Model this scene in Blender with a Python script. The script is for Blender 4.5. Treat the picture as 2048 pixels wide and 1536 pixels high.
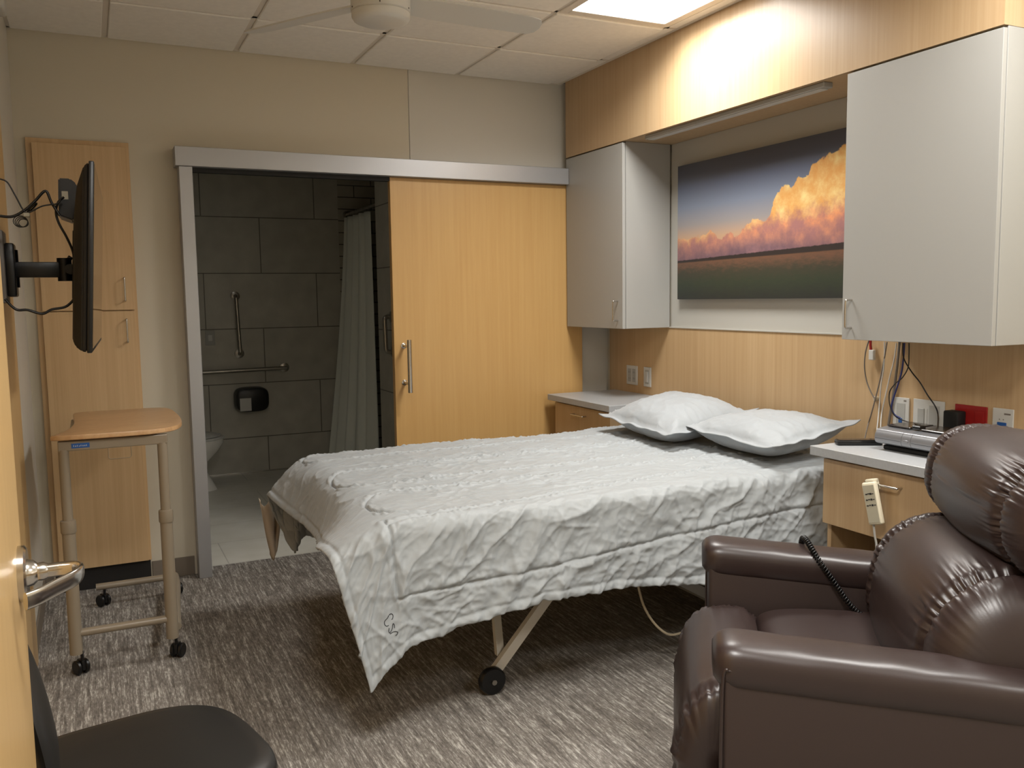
import bpy, bmesh, math, random
from mathutils import Vector, Matrix, noise
from mathutils.bvhtree import BVHTree
random.seed(7)
S = bpy.context.scene
for o in list(bpy.data.objects): bpy.data.objects.remove(o)

# ------------------------------------------------------------------ camera
F_PX, YAW, PITCH, ROLL, HC = 1746.877, -0.4479, -0.0984, -0.0146, 1.424
_fw = Vector((math.sin(-YAW)*math.cos(PITCH), math.cos(YAW)*math.cos(PITCH), math.sin(PITCH)))
_r = Vector((math.cos(YAW), math.sin(YAW), 0)); _u = _r.cross(_fw)
_rt = _r*math.cos(ROLL)+_u*math.sin(ROLL); _up = -_r*math.sin(ROLL)+_u*math.cos(ROLL)
cam = bpy.data.cameras.new('camera'); co = bpy.data.objects.new('camera', cam)
S.collection.objects.link(co); S.camera = co
co.matrix_world = Matrix(((_rt.x,_up.x,-_fw.x,0),(_rt.y,_up.y,-_fw.y,0),(_rt.z,_up.z,-_fw.z,HC),(0,0,0,1)))
cam.sensor_width = 36; cam.lens = 36*F_PX/2048; cam.clip_start = .02
CO = Vector((0,0,HC))
def at(u, v, ax, val):
    d = _fw+_rt*((u-1024)/F_PX)-_up*((v-768)/F_PX); a = 'xyz'.index(ax)
    return CO+d*((val-CO[a])/d[a])

# ------------------------------------------------------------------ world, exposure
w = bpy.data.worlds.new('world'); S.world = w; w.use_nodes = True
w.node_tree.nodes['Background'].inputs[0].default_value = (.5,.48,.45,1)
w.node_tree.nodes['Background'].inputs[1].default_value = .05
S.view_settings.view_transform = 'Standard'; S.view_settings.look = 'None'
S.view_settings.gamma = 1; S.view_settings.use_curve_mapping = False
S.view_settings.exposure = 1.80
PANEL_A, PANEL_B, PANEL_FILL = 10.0, 8.5, 14.0       # strength of the ceiling panels; the last is unseen, added as fill

# ------------------------------------------------------------------ materials
def lin(c):
    c = c/255
    return c/12.92 if c <= .04045 else ((c+.055)/1.055)**2.4
def rgb(r,g,b): return (lin(r),lin(g),lin(b),1)
def mat(name, col, rough=.5, metal=0, spec=.5, coat=0, bump=None, var=None, sheen=0, stretch=(1,1,1)):
    m = bpy.data.materials.new(name); m.use_nodes = True; nt = m.node_tree; N = nt.nodes; L = nt.links
    b = N['Principled BSDF']; b.inputs['Base Color'].default_value = col; b.inputs['Roughness'].default_value = rough
    b.inputs['Metallic'].default_value = metal; b.inputs['Specular IOR Level'].default_value = spec
    b.inputs['Coat Weight'].default_value = coat; b.inputs['Sheen Weight'].default_value = sheen
    tc = N.new('ShaderNodeTexCoord'); mp = N.new('ShaderNodeMapping'); L.new(tc.outputs['Object'], mp.inputs[0])
    mp.inputs['Scale'].default_value = stretch
    if var:
        n = N.new('ShaderNodeTexNoise'); n.inputs['Scale'].default_value = var[0]; n.inputs['Detail'].default_value = 6
        L.new(mp.outputs[0], n.inputs['Vector'])
        r = N.new('ShaderNodeValToRGB'); r.color_ramp.elements[0].position = .3; r.color_ramp.elements[1].position = .7
        k = var[1]; r.color_ramp.elements[0].color = (col[0]*(1-k),col[1]*(1-k),col[2]*(1-k),1)
        r.color_ramp.elements[1].color = (min(1,col[0]*(1+k)),min(1,col[1]*(1+k)),min(1,col[2]*(1+k)),1)
        L.new(n.outputs[0], r.inputs[0]); L.new(r.outputs[0], b.inputs['Base Color'])
    if bump:
        n = N.new('ShaderNodeTexNoise'); n.inputs['Scale'].default_value = bump[0]; n.inputs['Detail'].default_value = 5
        L.new(mp.outputs[0], n.inputs['Vector'])
        bp = N.new('ShaderNodeBump'); bp.inputs['Strength'].default_value = bump[1]; bp.inputs['Distance'].default_value = bump[2]
        L.new(n.outputs[0], bp.inputs['Height']); L.new(bp.outputs[0], b.inputs['Normal'])
    return m
def wood(name, c1, c2, scale, rough=.35, coat=.0, amt=1.0, wide=.0):
    """grain: `scale` = stretch per axis, the small one runs along the grain"""
    m = bpy.data.materials.new(name); m.use_nodes = True; nt = m.node_tree; N = nt.nodes; L = nt.links
    b = N['Principled BSDF']; b.inputs['Roughness'].default_value = rough; b.inputs['Coat Weight'].default_value = coat
    b.inputs['Coat Roughness'].default_value = .25
    tc = N.new('ShaderNodeTexCoord'); mp = N.new('ShaderNodeMapping'); mp.inputs['Scale'].default_value = scale
    L.new(tc.outputs['Object'], mp.inputs[0])
    n1 = N.new('ShaderNodeTexNoise'); n1.inputs['Scale'].default_value = 1; n1.inputs['Detail'].default_value = 3; n1.inputs['Distortion'].default_value = .6
    mul = N.new('ShaderNodeMath'); mul.operation = 'MULTIPLY'; mul.inputs[1].default_value = 22
    fr = N.new('ShaderNodeMath'); fr.operation = 'SINE'
    L.new(mp.outputs[0], n1.inputs['Vector']); L.new(n1.outputs[0], mul.inputs[0]); L.new(mul.outputs[0], fr.inputs[0])
    mp2 = N.new('ShaderNodeMapping'); mp2.inputs['Scale'].default_value = tuple(s*14 if s > 1 else s*1.6 for s in scale)
    L.new(tc.outputs['Object'], mp2.inputs[0])
    n2 = N.new('ShaderNodeTexNoise'); n2.inputs['Scale'].default_value = 1; n2.inputs['Detail'].default_value = 6; n2.inputs['Roughness'].default_value = .7
    L.new(mp2.outputs[0], n2.inputs['Vector'])
    a = N.new('ShaderNodeMath'); a.operation = 'MULTIPLY_ADD'; a.inputs[1].default_value = .045*amt
    L.new(fr.outputs[0], a.inputs[0]); L.new(n2.outputs[0], a.inputs[2])
    r = N.new('ShaderNodeValToRGB'); r.color_ramp.elements[0].position = .26-wide; r.color_ramp.elements[1].position = .72+wide
    r.color_ramp.elements[0].color = c2; r.color_ramp.elements[1].color = c1
    L.new(a.outputs[0], r.inputs[0]); L.new(r.outputs[0], b.inputs['Base Color'])
    return m
def emis(name, col, s):
    m = bpy.data.materials.new(name); m.use_nodes = True; nt = m.node_tree
    nt.nodes.remove(nt.nodes['Principled BSDF']); e = nt.nodes.new('ShaderNodeEmission')
    e.inputs[0].default_value = col; e.inputs[1].default_value = s
    nt.links.new(e.outputs[0], nt.nodes['Material Output'].inputs[0]); return m

M = {}
M['wall'] = mat('wall_paint', rgb(204,196,178), .75, bump=(180,.08,.001))
M['wallgrey'] = mat('wall_panel_paint', rgb(204,200,190), .6, bump=(180,.08,.001))
M['ceiltile'] = mat('ceiling_tile', rgb(240,236,228), .95, bump=(90,.25,.002), var=(35,.03))
M['grid'] = mat('ceiling_grid_paint', rgb(222,214,202), .5)
M['soffit'] = wood('oak_laminate_yz', rgb(190,163,128), rgb(176,147,110), (3,4,.5), .33)
M['headwood'] = wood('oak_laminate_head', rgb(198,169,130), rgb(182,151,112), (3,4,.5), .36)
M['doorwood'] = wood('maple_veneer_xz', rgb(208,170,112), rgb(194,152,94), (3,3,.7), .33, amt=.3, wide=.1)
M['closetwood'] = wood('oak_laminate_xz', rgb(212,181,138), rgb(195,162,120), (4,3,.5), .4)
M['neardoor'] = wood('maple_door', rgb(212,178,124), rgb(200,164,110), (3,3,.7), .3, amt=.3, wide=.1)
M['tabletop'] = wood('oak_table_top', rgb(208,170,126), rgb(182,140,96), (3,12,3), .35)
M['greylam'] = mat('grey_laminate', rgb(163,162,158), .38, bump=(300,.04,.0005))
M['counter'] = mat('grey_counter', rgb(168,170,172), .35, var=(120,.05))
M['niche'] = mat('niche_laminate', rgb(184,182,175), .5)
M['alu'] = mat('painted_aluminium', rgb(176,177,180), .38, metal=.55)
M['chrome'] = mat('satin_chrome', rgb(200,196,190), .2, metal=1)
M['steel'] = mat('brushed_steel', rgb(170,166,158), .3, metal=1)
M['black'] = mat('black_plastic', rgb(12,12,13), .35)
M['blackmatte'] = mat('black_matte', rgb(13,13,13), .6)
M['screen'] = mat('tv_glass', rgb(6,6,7), .06, spec=.6)
M['base'] = mat('rubber_base', rgb(120,110,98), .6)
M['toe'] = mat('black_toe_kick', rgb(30,28,27), .5)
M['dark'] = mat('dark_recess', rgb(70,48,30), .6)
M['taupe'] = mat('taupe_painted_steel', rgb(142,130,112), .35)
M['blue'] = mat('blue_sticker', rgb(40,90,160), .4)
M['white'] = mat('white_plastic', rgb(204,204,200), .35)
M['platetone'] = mat('plate_inset_plastic', rgb(172,172,168), .35)
M['cream'] = mat('cream_plastic', rgb(224,216,192), .4)
M['creamgrey'] = mat('cream_grey_face', rgb(176,170,150), .45)
M['fan'] = mat('fan_white', rgb(206,204,198), .4)
M['red'] = mat('red_plate', rgb(150,25,25), .4)
M['ink'] = mat('black_ink', rgb(30,30,32), .7)
M['leather'] = mat('brown_leather', rgb(49,37,35), .36, spec=.6, bump=(260,.12,.0008), var=(6,.06))
M['leatherpanel'] = mat('brown_leather_panel', rgb(52,40,37), .5, bump=(200,.15,.001))
M['vinyl'] = mat('black_vinyl', rgb(27,26,25), .42, bump=(300,.1,.0005))
M['bedframe'] = mat('white_bed_frame', rgb(214,208,196), .4)
M['mattress'] = mat('mattress_ticking', rgb(190,184,172), .8)
M['cloth'] = mat('white_cotton', rgb(160,165,168), .6, sheen=.2, bump=(40,.22,.004), stretch=(1,1,1))
M['pillow'] = mat('pillow_cotton', rgb(160,165,169), .62, sheen=.25, bump=(22,.25,.004))
M['sheet'] = mat('tan_sheet', rgb(176,160,140), .8, bump=(60,.3,.003))
M['curtain'] = mat('curtain_cloth', rgb(226,230,222), .7)
M['porcelain'] = mat('porcelain', rgb(230,228,222), .12)
M['silver'] = mat('silver_plastic', rgb(150,151,155), .28, metal=.6)
M['darkglass'] = mat('smoked_plastic', rgb(40,32,28), .15)
M['bluecord'] = mat('blue_cord', rgb(40,50,110), .5)
M['greycord'] = mat('grey_cord', rgb(120,112,104), .5)
M['clear'] = mat('clear_tube', rgb(190,176,150), .3)
M['panelglow'] = emis('light_panel', (1,.975,.93,1), 2.5)


def tilemat(name, col, grout, w_, h_, axes, rough=.4, off=(0,0), gw=.004, shift=.5):
    m = bpy.data.materials.new(name); m.use_nodes = True; N = m.node_tree.nodes; L = m.node_tree.links
    b = N['Principled BSDF']; b.inputs['Roughness'].default_value = rough
    tc = N.new('ShaderNodeTexCoord'); sp = N.new('ShaderNodeSeparateXYZ'); cb = N.new('ShaderNodeCombineXYZ')
    L.new(tc.outputs['Object'], sp.inputs[0])
    for i,a in enumerate(axes):
        ad = N.new('ShaderNodeMath'); ad.inputs[1].default_value = off[i]
        L.new(sp.outputs['XYZ'.index(a)], ad.inputs[0]); L.new(ad.outputs[0], cb.inputs[i])
    br = N.new('ShaderNodeTexBrick'); br.offset = shift; br.inputs['Scale'].default_value = 1
    br.inputs['Brick Width'].default_value = w_; br.inputs['Row Height'].default_value = h_
    br.inputs['Mortar Size'].default_value = gw; br.inputs['Mortar Smooth'].default_value = .1
    br.inputs['Color1'].default_value = col; br.inputs['Color2'].default_value = tuple(c*.96 for c in col[:3])+(1,)
    br.inputs['Mortar'].default_value = grout
    L.new(cb.outputs[0], br.inputs['Vector'])
    n = N.new('ShaderNodeTexNoise'); n.inputs['Scale'].default_value = 7; n.inputs['Detail'].default_value = 8
    L.new(tc.outputs['Object'], n.inputs['Vector'])
    mx = N.new('ShaderNodeMix'); mx.data_type = 'RGBA'; mx.blend_type = 'OVERLAY'; mx.inputs[0].default_value = .25
    L.new(br.outputs[0], mx.inputs[6]); L.new(n.outputs[0], mx.inputs[7]); L.new(mx.outputs[2], b.inputs['Base Color'])
    bp = N.new('ShaderNodeBump'); bp.inputs['Strength'].default_value = .4; bp.inputs['Distance'].default_value = .003; bp.invert = True
    L.new(br.outputs['Fac'], bp.inputs['Height']); L.new(bp.outputs[0], b.inputs['Normal'])
    return m
M['bathwall'] = tilemat('bath_wall_tile', rgb(186,183,172), rgb(104,100,92), .91, .4527, 'XZ', off=(.07,.155))
M['bathside'] = tilemat('bath_side_tile', rgb(186,183,172), rgb(104,100,92), .91, .4527, 'YZ', off=(0,.155))
M['subway'] = tilemat('subway_tile', rgb(176,171,158), rgb(80,76,70), .30, .10, 'XZ', rough=.2)
M['subwayy'] = tilemat('subway_tile_side', rgb(176,171,158), rgb(80,76,70), .30, .10, 'YZ', rough=.2)
M['bathfloor'] = tilemat('bath_floor_tile', rgb(212,210,200), rgb(180,178,170), .91, .4527, 'XY', rough=.45, off=(.3,.1), gw=.003)

def carpet():
    m = bpy.data.materials.new('streaked_carpet'); m.use_nodes = True; N = m.node_tree.nodes; L = m.node_tree.links
    b = N['Principled BSDF']; b.inputs['Roughness'].default_value = .95; b.inputs['Specular IOR Level'].default_value = .15
    tc = N.new('ShaderNodeTexCoord')
    def nz(sc, det, rough=.6, dist=0):
        mp = N.new('ShaderNodeMapping'); mp.inputs['Scale'].default_value = sc; L.new(tc.outputs['Object'], mp.inputs[0])
        n = N.new('ShaderNodeTexNoise'); n.inputs['Scale'].default_value = 1; n.inputs['Detail'].default_value = det
        n.inputs['Roughness'].default_value = rough; n.inputs['Distortion'].default_value = dist
        L.new(mp.outputs[0], n.inputs['Vector']); return n.outputs[0]
    def mth(op, a, bb):
        x = N.new('ShaderNodeMath'); x.operation = op
        for i,v in enumerate((a,bb)):
            if isinstance(v,(int,float)): x.inputs[i].default_value = v
            else: L.new(v, x.inputs[i])
        return x.outputs[0]
    fine = nz((210,30,1), 3, .75); streak = nz((95,5,1), 2, .6, .2); blot = nz((30,11,1), 4, .65); speck = nz((420,200,1), 1)
    v = mth('ADD', mth('MULTIPLY', fine, .42), mth('MULTIPLY', streak, .36))
    v = mth('ADD', v, mth('MULTIPLY', blot, .16)); v = mth('ADD', v, mth('MULTIPLY', speck, .10))
    r = N.new('ShaderNodeValToRGB'); e = r.color_ramp.elements
    e[0].position = .42; e[0].color = rgb(98,93,88); e[1].position = .62; e[1].color = rgb(198,194,187)
    k = e.new(.50); k.color = rgb(126,120,114); k = e.new(.55); k.color = rgb(146,141,134)
    L.new(v, r.inputs[0]); L.new(r.outputs[0], b.inputs['Base Color'])
    bp = N.new('ShaderNodeBump'); bp.inputs['Strength'].default_value = .5; bp.inputs['Distance'].default_value = .004
    L.new(speck, bp.inputs['Height']); L.new(bp.outputs[0], b.inputs['Normal'])
    return m
M['carpet'] = carpet()

# ------------------------------------------------------------------ object helpers
C = S.collection
def thing(name, label, cat, loc=(0,0,0), group=None, rotz=0):
    o = bpy.data.objects.new(name, None); C.objects.link(o); o.location = loc; o.rotation_euler = (0,0,rotz)
    o.empty_display_size = .1; o['label'] = label; o['category'] = cat
    if group: o['group'] = group
    o['_m'] = [c for r in (Matrix.Translation(loc) @ Matrix.Rotation(rotz,4,'Z')) for c in r]
    return o
def rootmat(o):
    while o.parent: o = o.parent
    v = o.get('_m'); return Matrix([v[i*4:i*4+4] for i in range(4)]) if v else Matrix.Identity(4)
def obj(name, bm, m, parent=None, label=None, smooth=None, **kw):
    """bm is in world coordinates; re-expressed relative to the parent thing"""
    me = bpy.data.meshes.new(name)
    if parent is not None: bm.transform(rootmat(parent).inverted())
    bm.normal_update(); bm.to_mesh(me); bm.free()
    for mm in (m if isinstance(m,(list,tuple)) else [m]): me.materials.append(M[mm])
    o = bpy.data.objects.new(name, me); C.objects.link(o)
    if parent is not None: o.parent = parent
    if label: o['label'] = label
    for k,v in kw.items(): o[k] = v
    if smooth is not None:
        for p in me.polygons: p.use_smooth = True
        try: me.set_sharp_from_angle(angle=math.radians(smooth))
        except Exception: pass
    return o
def tag(o, label, cat, group=None):
    """a thing that is one mesh: move its origin to the base of the mesh"""
    o['label'] = label; o['category'] = cat
    if group: o['group'] = group
    vs = [v.co for v in o.data.vertices]
    mn = Vector([min(v[i] for v in vs) for i in range(3)]); mx = Vector([max(v[i] for v in vs) for i in range(3)])
    c = Vector(((mn.x+mx.x)/2,(mn.y+mx.y)/2,mn.z)); o.data.transform(Matrix.Translation(-c)); o.location = c
    return o
def struct(name, bm, m, parent=None, smooth=None):
    o = obj(name, bm, m, parent, smooth=smooth)
    if parent is None: o['kind'] = 'structure'
    return o
def B(): return bmesh.new()
def box(bm, x0,x1,y0,y1,z0,z1, bev=0, seg=2, mi=0, mtx=None):
    r = bmesh.ops.create_cube(bm, size=1)
    vs = r['verts']
    for v in vs: v.co = Vector((x0+(v.co.x+.5)*(x1-x0), y0+(v.co.y+.5)*(y1-y0), z0+(v.co.z+.5)*(z1-z0)))
    fs = list({f for v in vs for f in v.link_faces})
    if bev:
        es = list({e for v in vs for e in v.link_edges})
        q = bmesh.ops.bevel(bm, geom=es, offset=bev, segments=seg, affect='EDGES', profile=.5)
        fs = list({f for v in q['verts'] for f in v.link_faces} | set(q['faces']))
        vs = list({v for f in fs for v in f.verts})
    for f in fs: f.material_index = mi
    if mtx: 
        for v in vs: v.co = mtx @ v.co
    return vs
def cyl(bm, p0, p1, r0, r1=None, seg=20, cap=True):
    p0 = Vector(p0); p1 = Vector(p1); r1 = r0 if r1 is None else r1
    d = p1-p0; q = d.to_track_quat('Z','Y').to_matrix().to_4x4()
    rings = []
    for p,r in ((p0,r0),(p1,r1)):
        rings.append([bm.verts.new(p+q@Vector((r*math.cos(2*math.pi*i/seg), r*math.sin(2*math.pi*i/seg),0))) for i in range(seg)])
    for i in range(seg):
        j = (i+1)%seg; bm.faces.new((rings[0][i],rings[0][j],rings[1][j],rings[1][i]))
    if cap: bm.faces.new(rings[0][::-1]); bm.faces.new(rings[1])
def spline(pts, n=8):
    P = [Vector(p) for p in pts]; out = []
    for i in range(len(P)-1):
        a = P[max(0,i-1)]; b = P[i]; c = P[i+1]; d = P[min(len(P)-1,i+2)]
        for k in range(n):
            t = k/n; out.append(.5*((2*b)+(c-a)*t+(2*a-5*b+4*c-d)*t*t+(3*b-a-3*c+d)*t**3))
    out.append(P[-1]); return out
def tube(bm, pts, r, seg=10, n=8, smooth=True, closed=False):
    P = spline(pts, n) if smooth else [Vector(p) for p in pts]
    nrm = None; rings = []
    for i,p in enumerate(P):
        t = (P[min(i+1,len(P)-1)]-P[max(i-1,0)])
        if t.length < 1e-9: continue
        t.normalize()
        if nrm is None: nrm = t.orthogonal().normalized()
        nrm = (nrm-t*nrm.dot(t)).normalized(); bi = t.cross(nrm)
        rr = r(i/(len(P)-1)) if callable(r) else r
        rings.append([bm.verts.new(p+(nrm*math.cos(2*math.pi*k/seg)+bi*math.sin(2*math.pi*k/seg))*rr) for k in range(seg)])
    for a,b in zip(rings, rings[1:]):
        for k in range(seg):
            j = (k+1)%seg; bm.faces.new((a[k],a[j],b[j],b[k]))
    bm.faces.new(rings[0][::-1]); bm.faces.new(rings[-1])
def lathe(bm, prof, c, axis='z', seg=32):
    """prof = [(r, h)...] around axis through c"""
    c = Vector(c); A = {'x':(Vector((0,1,0)),Vector((0,0,1)),Vector((1,0,0))),'y':(Vector((0,0,1)),Vector((1,0,0)),Vector((0,1,0))),'z':(Vector((1,0,0)),Vector((0,1,0)),Vector((0,0,1)))}[axis]
    rings = []
    for r,h in prof:
        rings.append([bm.verts.new(c+A[2]*h+(A[0]*math.cos(2*math.pi*k/seg)+A[1]*math.sin(2*math.pi*k/seg))*max(r,1e-4)) for k in range(seg)])
    for a,b in zip(rings, rings[1:]):
        for k in range(seg):
            j = (k+1)%seg; bm.faces.new((a[k],a[j],b[j],b[k]))
    bm.faces.new(rings[0][::-1]); bm.faces.new(rings[-1])
def prism(bm, poly, z0, z1, bev=0):
    vs = [bm.verts.new((x,y,z0)) for x,y in poly]; f = bm.faces.new(vs)
    r = bmesh.ops.extrude_face_region(bm, geom=[f]); up = [v for v in r['geom'] if isinstance(v,bmesh.types.BMVert)]
    for v in up: v.co.z = z1
    bmesh.ops.recalc_face_normals(bm, faces=bm.faces[:])
    if bev:
        es = [e for e in bm.edges if abs(e.verts[0].co.z-e.verts[1].co.z) < 1e-6]
        bmesh.ops.bevel(bm, geom=es, offset=bev, segments=2, affect='EDGES')
def quadgrid(bm, G, closed_j=False):
    """G = rows of Vectors"""
    R = [[bm.verts.new(p) for p in row] for row in G]
    for a,b in zip(R, R[1:]):
        n = len(a)
        for j in range(n if closed_j else n-1):
            k = (j+1)%n; bm.faces.new((a[j],a[k],b[k],b[j]))
    return R
def sm(a,b,x):
    t = max(0,min(1,(x-a)/(b-a))); return t*t*(3-2*t)

# ================================================================== SETTING
XL, XR, YB, H = -.274, 2.978, 4.772, 2.705
XS, ZS, ZC = 2.641, 2.258, 1.244
bm = B(); box(bm, XL-.1, XR+.15, -1.1, 4.866, -.1, 0); struct('floor', bm, 'carpet')
bm = B(); box(bm, -.1, 3.0, 4.866, 7.55, -.1, -.001); struct('floor_bathroom', bm, 'bathfloor')
# back wall with the opening of the bathroom
bm = B()
box(bm, XL-.1, .50, YB, 4.87, 0, H+.04)
box(bm, .50, 1.672, YB, 4.87, 2.10, H+.04)
struct('wall_back', bm, 'wall')
bm = B()
box(bm, 1.677, XR+.1, YB, 4.87, 2.10, H+.04); box(bm, 1.70, XR+.1, YB, 4.87, 0, 2.10); box(bm,1.66,1.69,YB+.006,4.869,2.10,H)
struct('wall_back_panel', bm, 'wallgrey')
bm = B(); box(bm, XL-.1, XL, -1.1, YB, 0, H+.04); struct('wall_left', bm, 'wallgrey')
bm = B(); box(bm, XR, XR+.1, -1.1, YB, 0, H+.04); struct('wall_right', bm, 'wall')
bm = B(); box(bm, XL-.1, XR+.1, -1.1, -1.0, 0, H+.04); struct('wall_front', bm, 'wall')
bm = B(); box(bm, XL, -.17, .60, .69, 0, H); struct('wall_stub', bm, 'wall')
# wood wall panel behind the television
bm = B(); box(bm, XL, -.262, 1.75, 3.88, .0, 2.30, .002); tag(obj('wall_panel', bm, 'neardoor'), 'light wood wall panel behind the television on the left wall', 'wall panel')
# baseboards
bm = B(); box(bm, .219, .425, YB-.008, YB, 0, .10, .002); box(bm, XL, -.23, YB-.008, YB, 0, .10, .002); struct('baseboard_back', bm, 'base')
bm = B(); box(bm, XL, XL+.008, 3.885, YB, 0, .10, .002); struct('baseboard_left', bm, 'base')
# ceiling: grid and tegular tiles
GX, GY, P_ = .137, 4.191, .6096
bm = B(); box(bm, XL-.1, XR+.1, -1.1, 4.87, H+.031, H+.08); struct('ceiling', bm, 'ceiltile')
xs = [XL]+[GX+P_*k for k in range(5)]+[XS+.02]
ys = [YB]+[GY-P_*k for k in range(9)]+[-1.0]
bm = B(); g = .013
for i in range(len(xs)-1):
    for j in range(len(ys)-1):
        x0,x1,y1,y0 = xs[i]+g, xs[i+1]-g, ys[j]-g, ys[j+1]+g
        if (i,j) in ((4,2),(4,5),(4,8),(1,6)): continue      # the two light fixtures
        if x1-x0 < .06: box(bm, x0-g,x1, y0,y1, H-.001, H+.03); continue
        box(bm, x0,x1,y0,y1, H-.009, H+.03, .004, 1)
struct('ceiling_tiles', bm, 'ceiltile')
bm = B()
for x in xs[1:-1]: box(bm, x-.012,x+.012, -1.0, YB, H, H+.02)
for y in ys[1:-1]: box(bm, XL, XS+.02, y-.012, y+.012, H, H+.0199)
struct('trim_1', bm, 'grid')
bm = B(); box(bm, XL, XR, YB-.018, YB, H-.002, H+.005); box(bm, XS-.02, XS, -1, YB, H-.003, H+.005); box(bm, XL, XL+.018, -1, YB, H-.002,H+.005); struct('trim_2', bm, 'grid')

def light_panel(i_, j, m, label):
    x0,x1,y1,y0 = GX+i_*P_-P_, GX+i_*P_, GY-P_*j, GY-P_*(j+1)
    t = thing('ceiling_light', label, 'ceiling light', ((x0+x1)/2,(y0+y1)/2,H-.004), 'recessed ceiling light panels')
    bm = B(); a,b = .012, .055
    for (xa,xb,ya,yb) in ((x0+a,x0+b,y0+a,y1-a),(x1-b,x1-a,y0+a,y1-a),(x0+b,x1-b,y0+a,y0+b),(x0+b,x1-b,y1-b,y1-a)):
        box(bm, xa,xb,ya,yb, H-.006, H+.020, .002, 1)
    obj('frame', bm, 'grid', t)
    bm = B(); box(bm, x0+b,x1-b,y0+b,y1-b, H+.0125, H+.018); obj('diffuser', bm, 'panelglow', t, 'glowing white diffuser')
    ld = bpy.data.lights.new('panel_lamp','AREA'); ld.shape = 'SQUARE'; ld.size = P_-.11; ld.energy = m*math.pi*(P_-.11)**2
    ld.color = (1,.975,.93); ld.spread = math.radians(152); lo = bpy.data.objects.new('panel_lamp', ld); C.objects.link(lo); lo.parent = t
    lo.location = (0,0,.004+.011)
light_panel(4, 1, PANEL_A, 'glowing square ceiling light panel beside the wood soffit')
light_panel(4, 4, PANEL_B, 'ceiling light panel nearest the recliner, above the frame')
light_panel(4, 7, PANEL_B, 'ceiling light panel beside the front wall, behind the camera')
light_panel(1, 5, PANEL_FILL, 'added fill light panel above the entry door, outside the frame')  # unseen panel, put in as extra fill near the entry

# soffit above the bed
t = thing('wood_soffit', 'light oak soffit running under the ceiling above the headboard wall', 'soffit', (XS+.17,3.29,ZS))
bm = B(); Y0S, Y1S = 1.884, 4.70
box(bm, XS, XS+.019, Y0S, Y1S, ZS, H); box(bm, XS+.019, XR, Y0S, Y0S+.019, ZS, H); box(bm, XS+.019, XR, Y1S-.019, Y1S, ZS, H)
obj('fascia', bm, 'soffit', t)
bm = B(); box(bm, XS+.019, XR, Y0S+.019, Y1S-.019, ZS, ZS+.019); obj('underside', bm, 'headwood', t)
# under-soffit light bar
t = thing('light_bar', 'slim grey light bar under the soffit above the painting, switched off', 'light fixture', (2.69,3.28,ZS-.022))
bm = B(); box(bm, 2.665,2.715, 2.66,3.90, ZS-.022, ZS, .003, 1); obj('housing', bm, 'greylam', t)
bm = B(); box(bm, 2.671,2.709, 2.68,3.88, ZS-.025, ZS-.0221, .001, 1); obj('lens', bm, 'white', t)

# headboard wall panels
bm = B(); box(bm, 2.955, XR-.0005, 1.40, 4.715, 0, ZC, .001); tag(obj('headboard_panel', bm, 'headwood'), 'light oak headboard panel on the wall behind the bed', 'wall panel')
bm = B(); box(bm, 2.965, XR-.0005, 2.519, 4.076, ZC, ZS-.001); tag(obj('niche_back_panel', bm, 'niche'), 'off-white back panel of the niche behind the painting', 'wall panel')
bm = B(); box(bm, 2.950, 2.9649, 2.519, 4.076, ZC-.002, ZC+.004); struct('trim_3', bm, 'niche')

# wall cabinets
def pull(parent, name, p0, p1, out, r=.004, m='chrome', label=None):
    p0 = Vector(p0); p1 = Vector(p1); out = Vector(out); d = (p1-p0).normalized()*.008
    bm = B(); tube(bm, [p0, p0+out*.75, p0+out+d, p1+out-d, p1+out*.75, p1], r, 10, 6); 
    return obj(name, bm, m, parent, label, smooth=60)
def wall_cabinet(y0, y1, py, label):
    t = thing('wall_cabinet', label, 'cabinet', (2.81,(y0+y1)/2,ZC), 'grey wall cabinets either side of the painting')
    bm = B(); x0 = XS+.022; x1 = 2.955; k = .018; zt = ZS-.001
    box(bm, x0,x1,y0,y0+k,ZC,zt,.001,1); box(bm, x0,x1,y1-k,y1,ZC,zt,.001,1); box(bm, x0,x1,y0+k,y1-k,ZC,ZC+k); box(bm, x0,x1,y0+k,y1-k,zt-k,zt); box(bm, x1-.01,x1,y0+k,y1-k,ZC+k,zt-k)
    obj('body', bm, 'greylam', t)
    bm = B(); box(bm, XS, XS+.019, y0+.001, y1-.001, ZC, ZS-.008, .0012, 1); d = obj('door', bm, 'greylam', t)
    pull(d, 'handle', (XS,py,1.29), (XS,py,1.396), (-.032,0,0))
wall_cabinet(4.077, 4.70, 4.125, 'grey wall cabinet left of the painting, above the far nightstand')
wall_cabinet(1.884, 2.518, 2.470, 'large grey wall cabinet right of the painting, above the silver machine')

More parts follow.
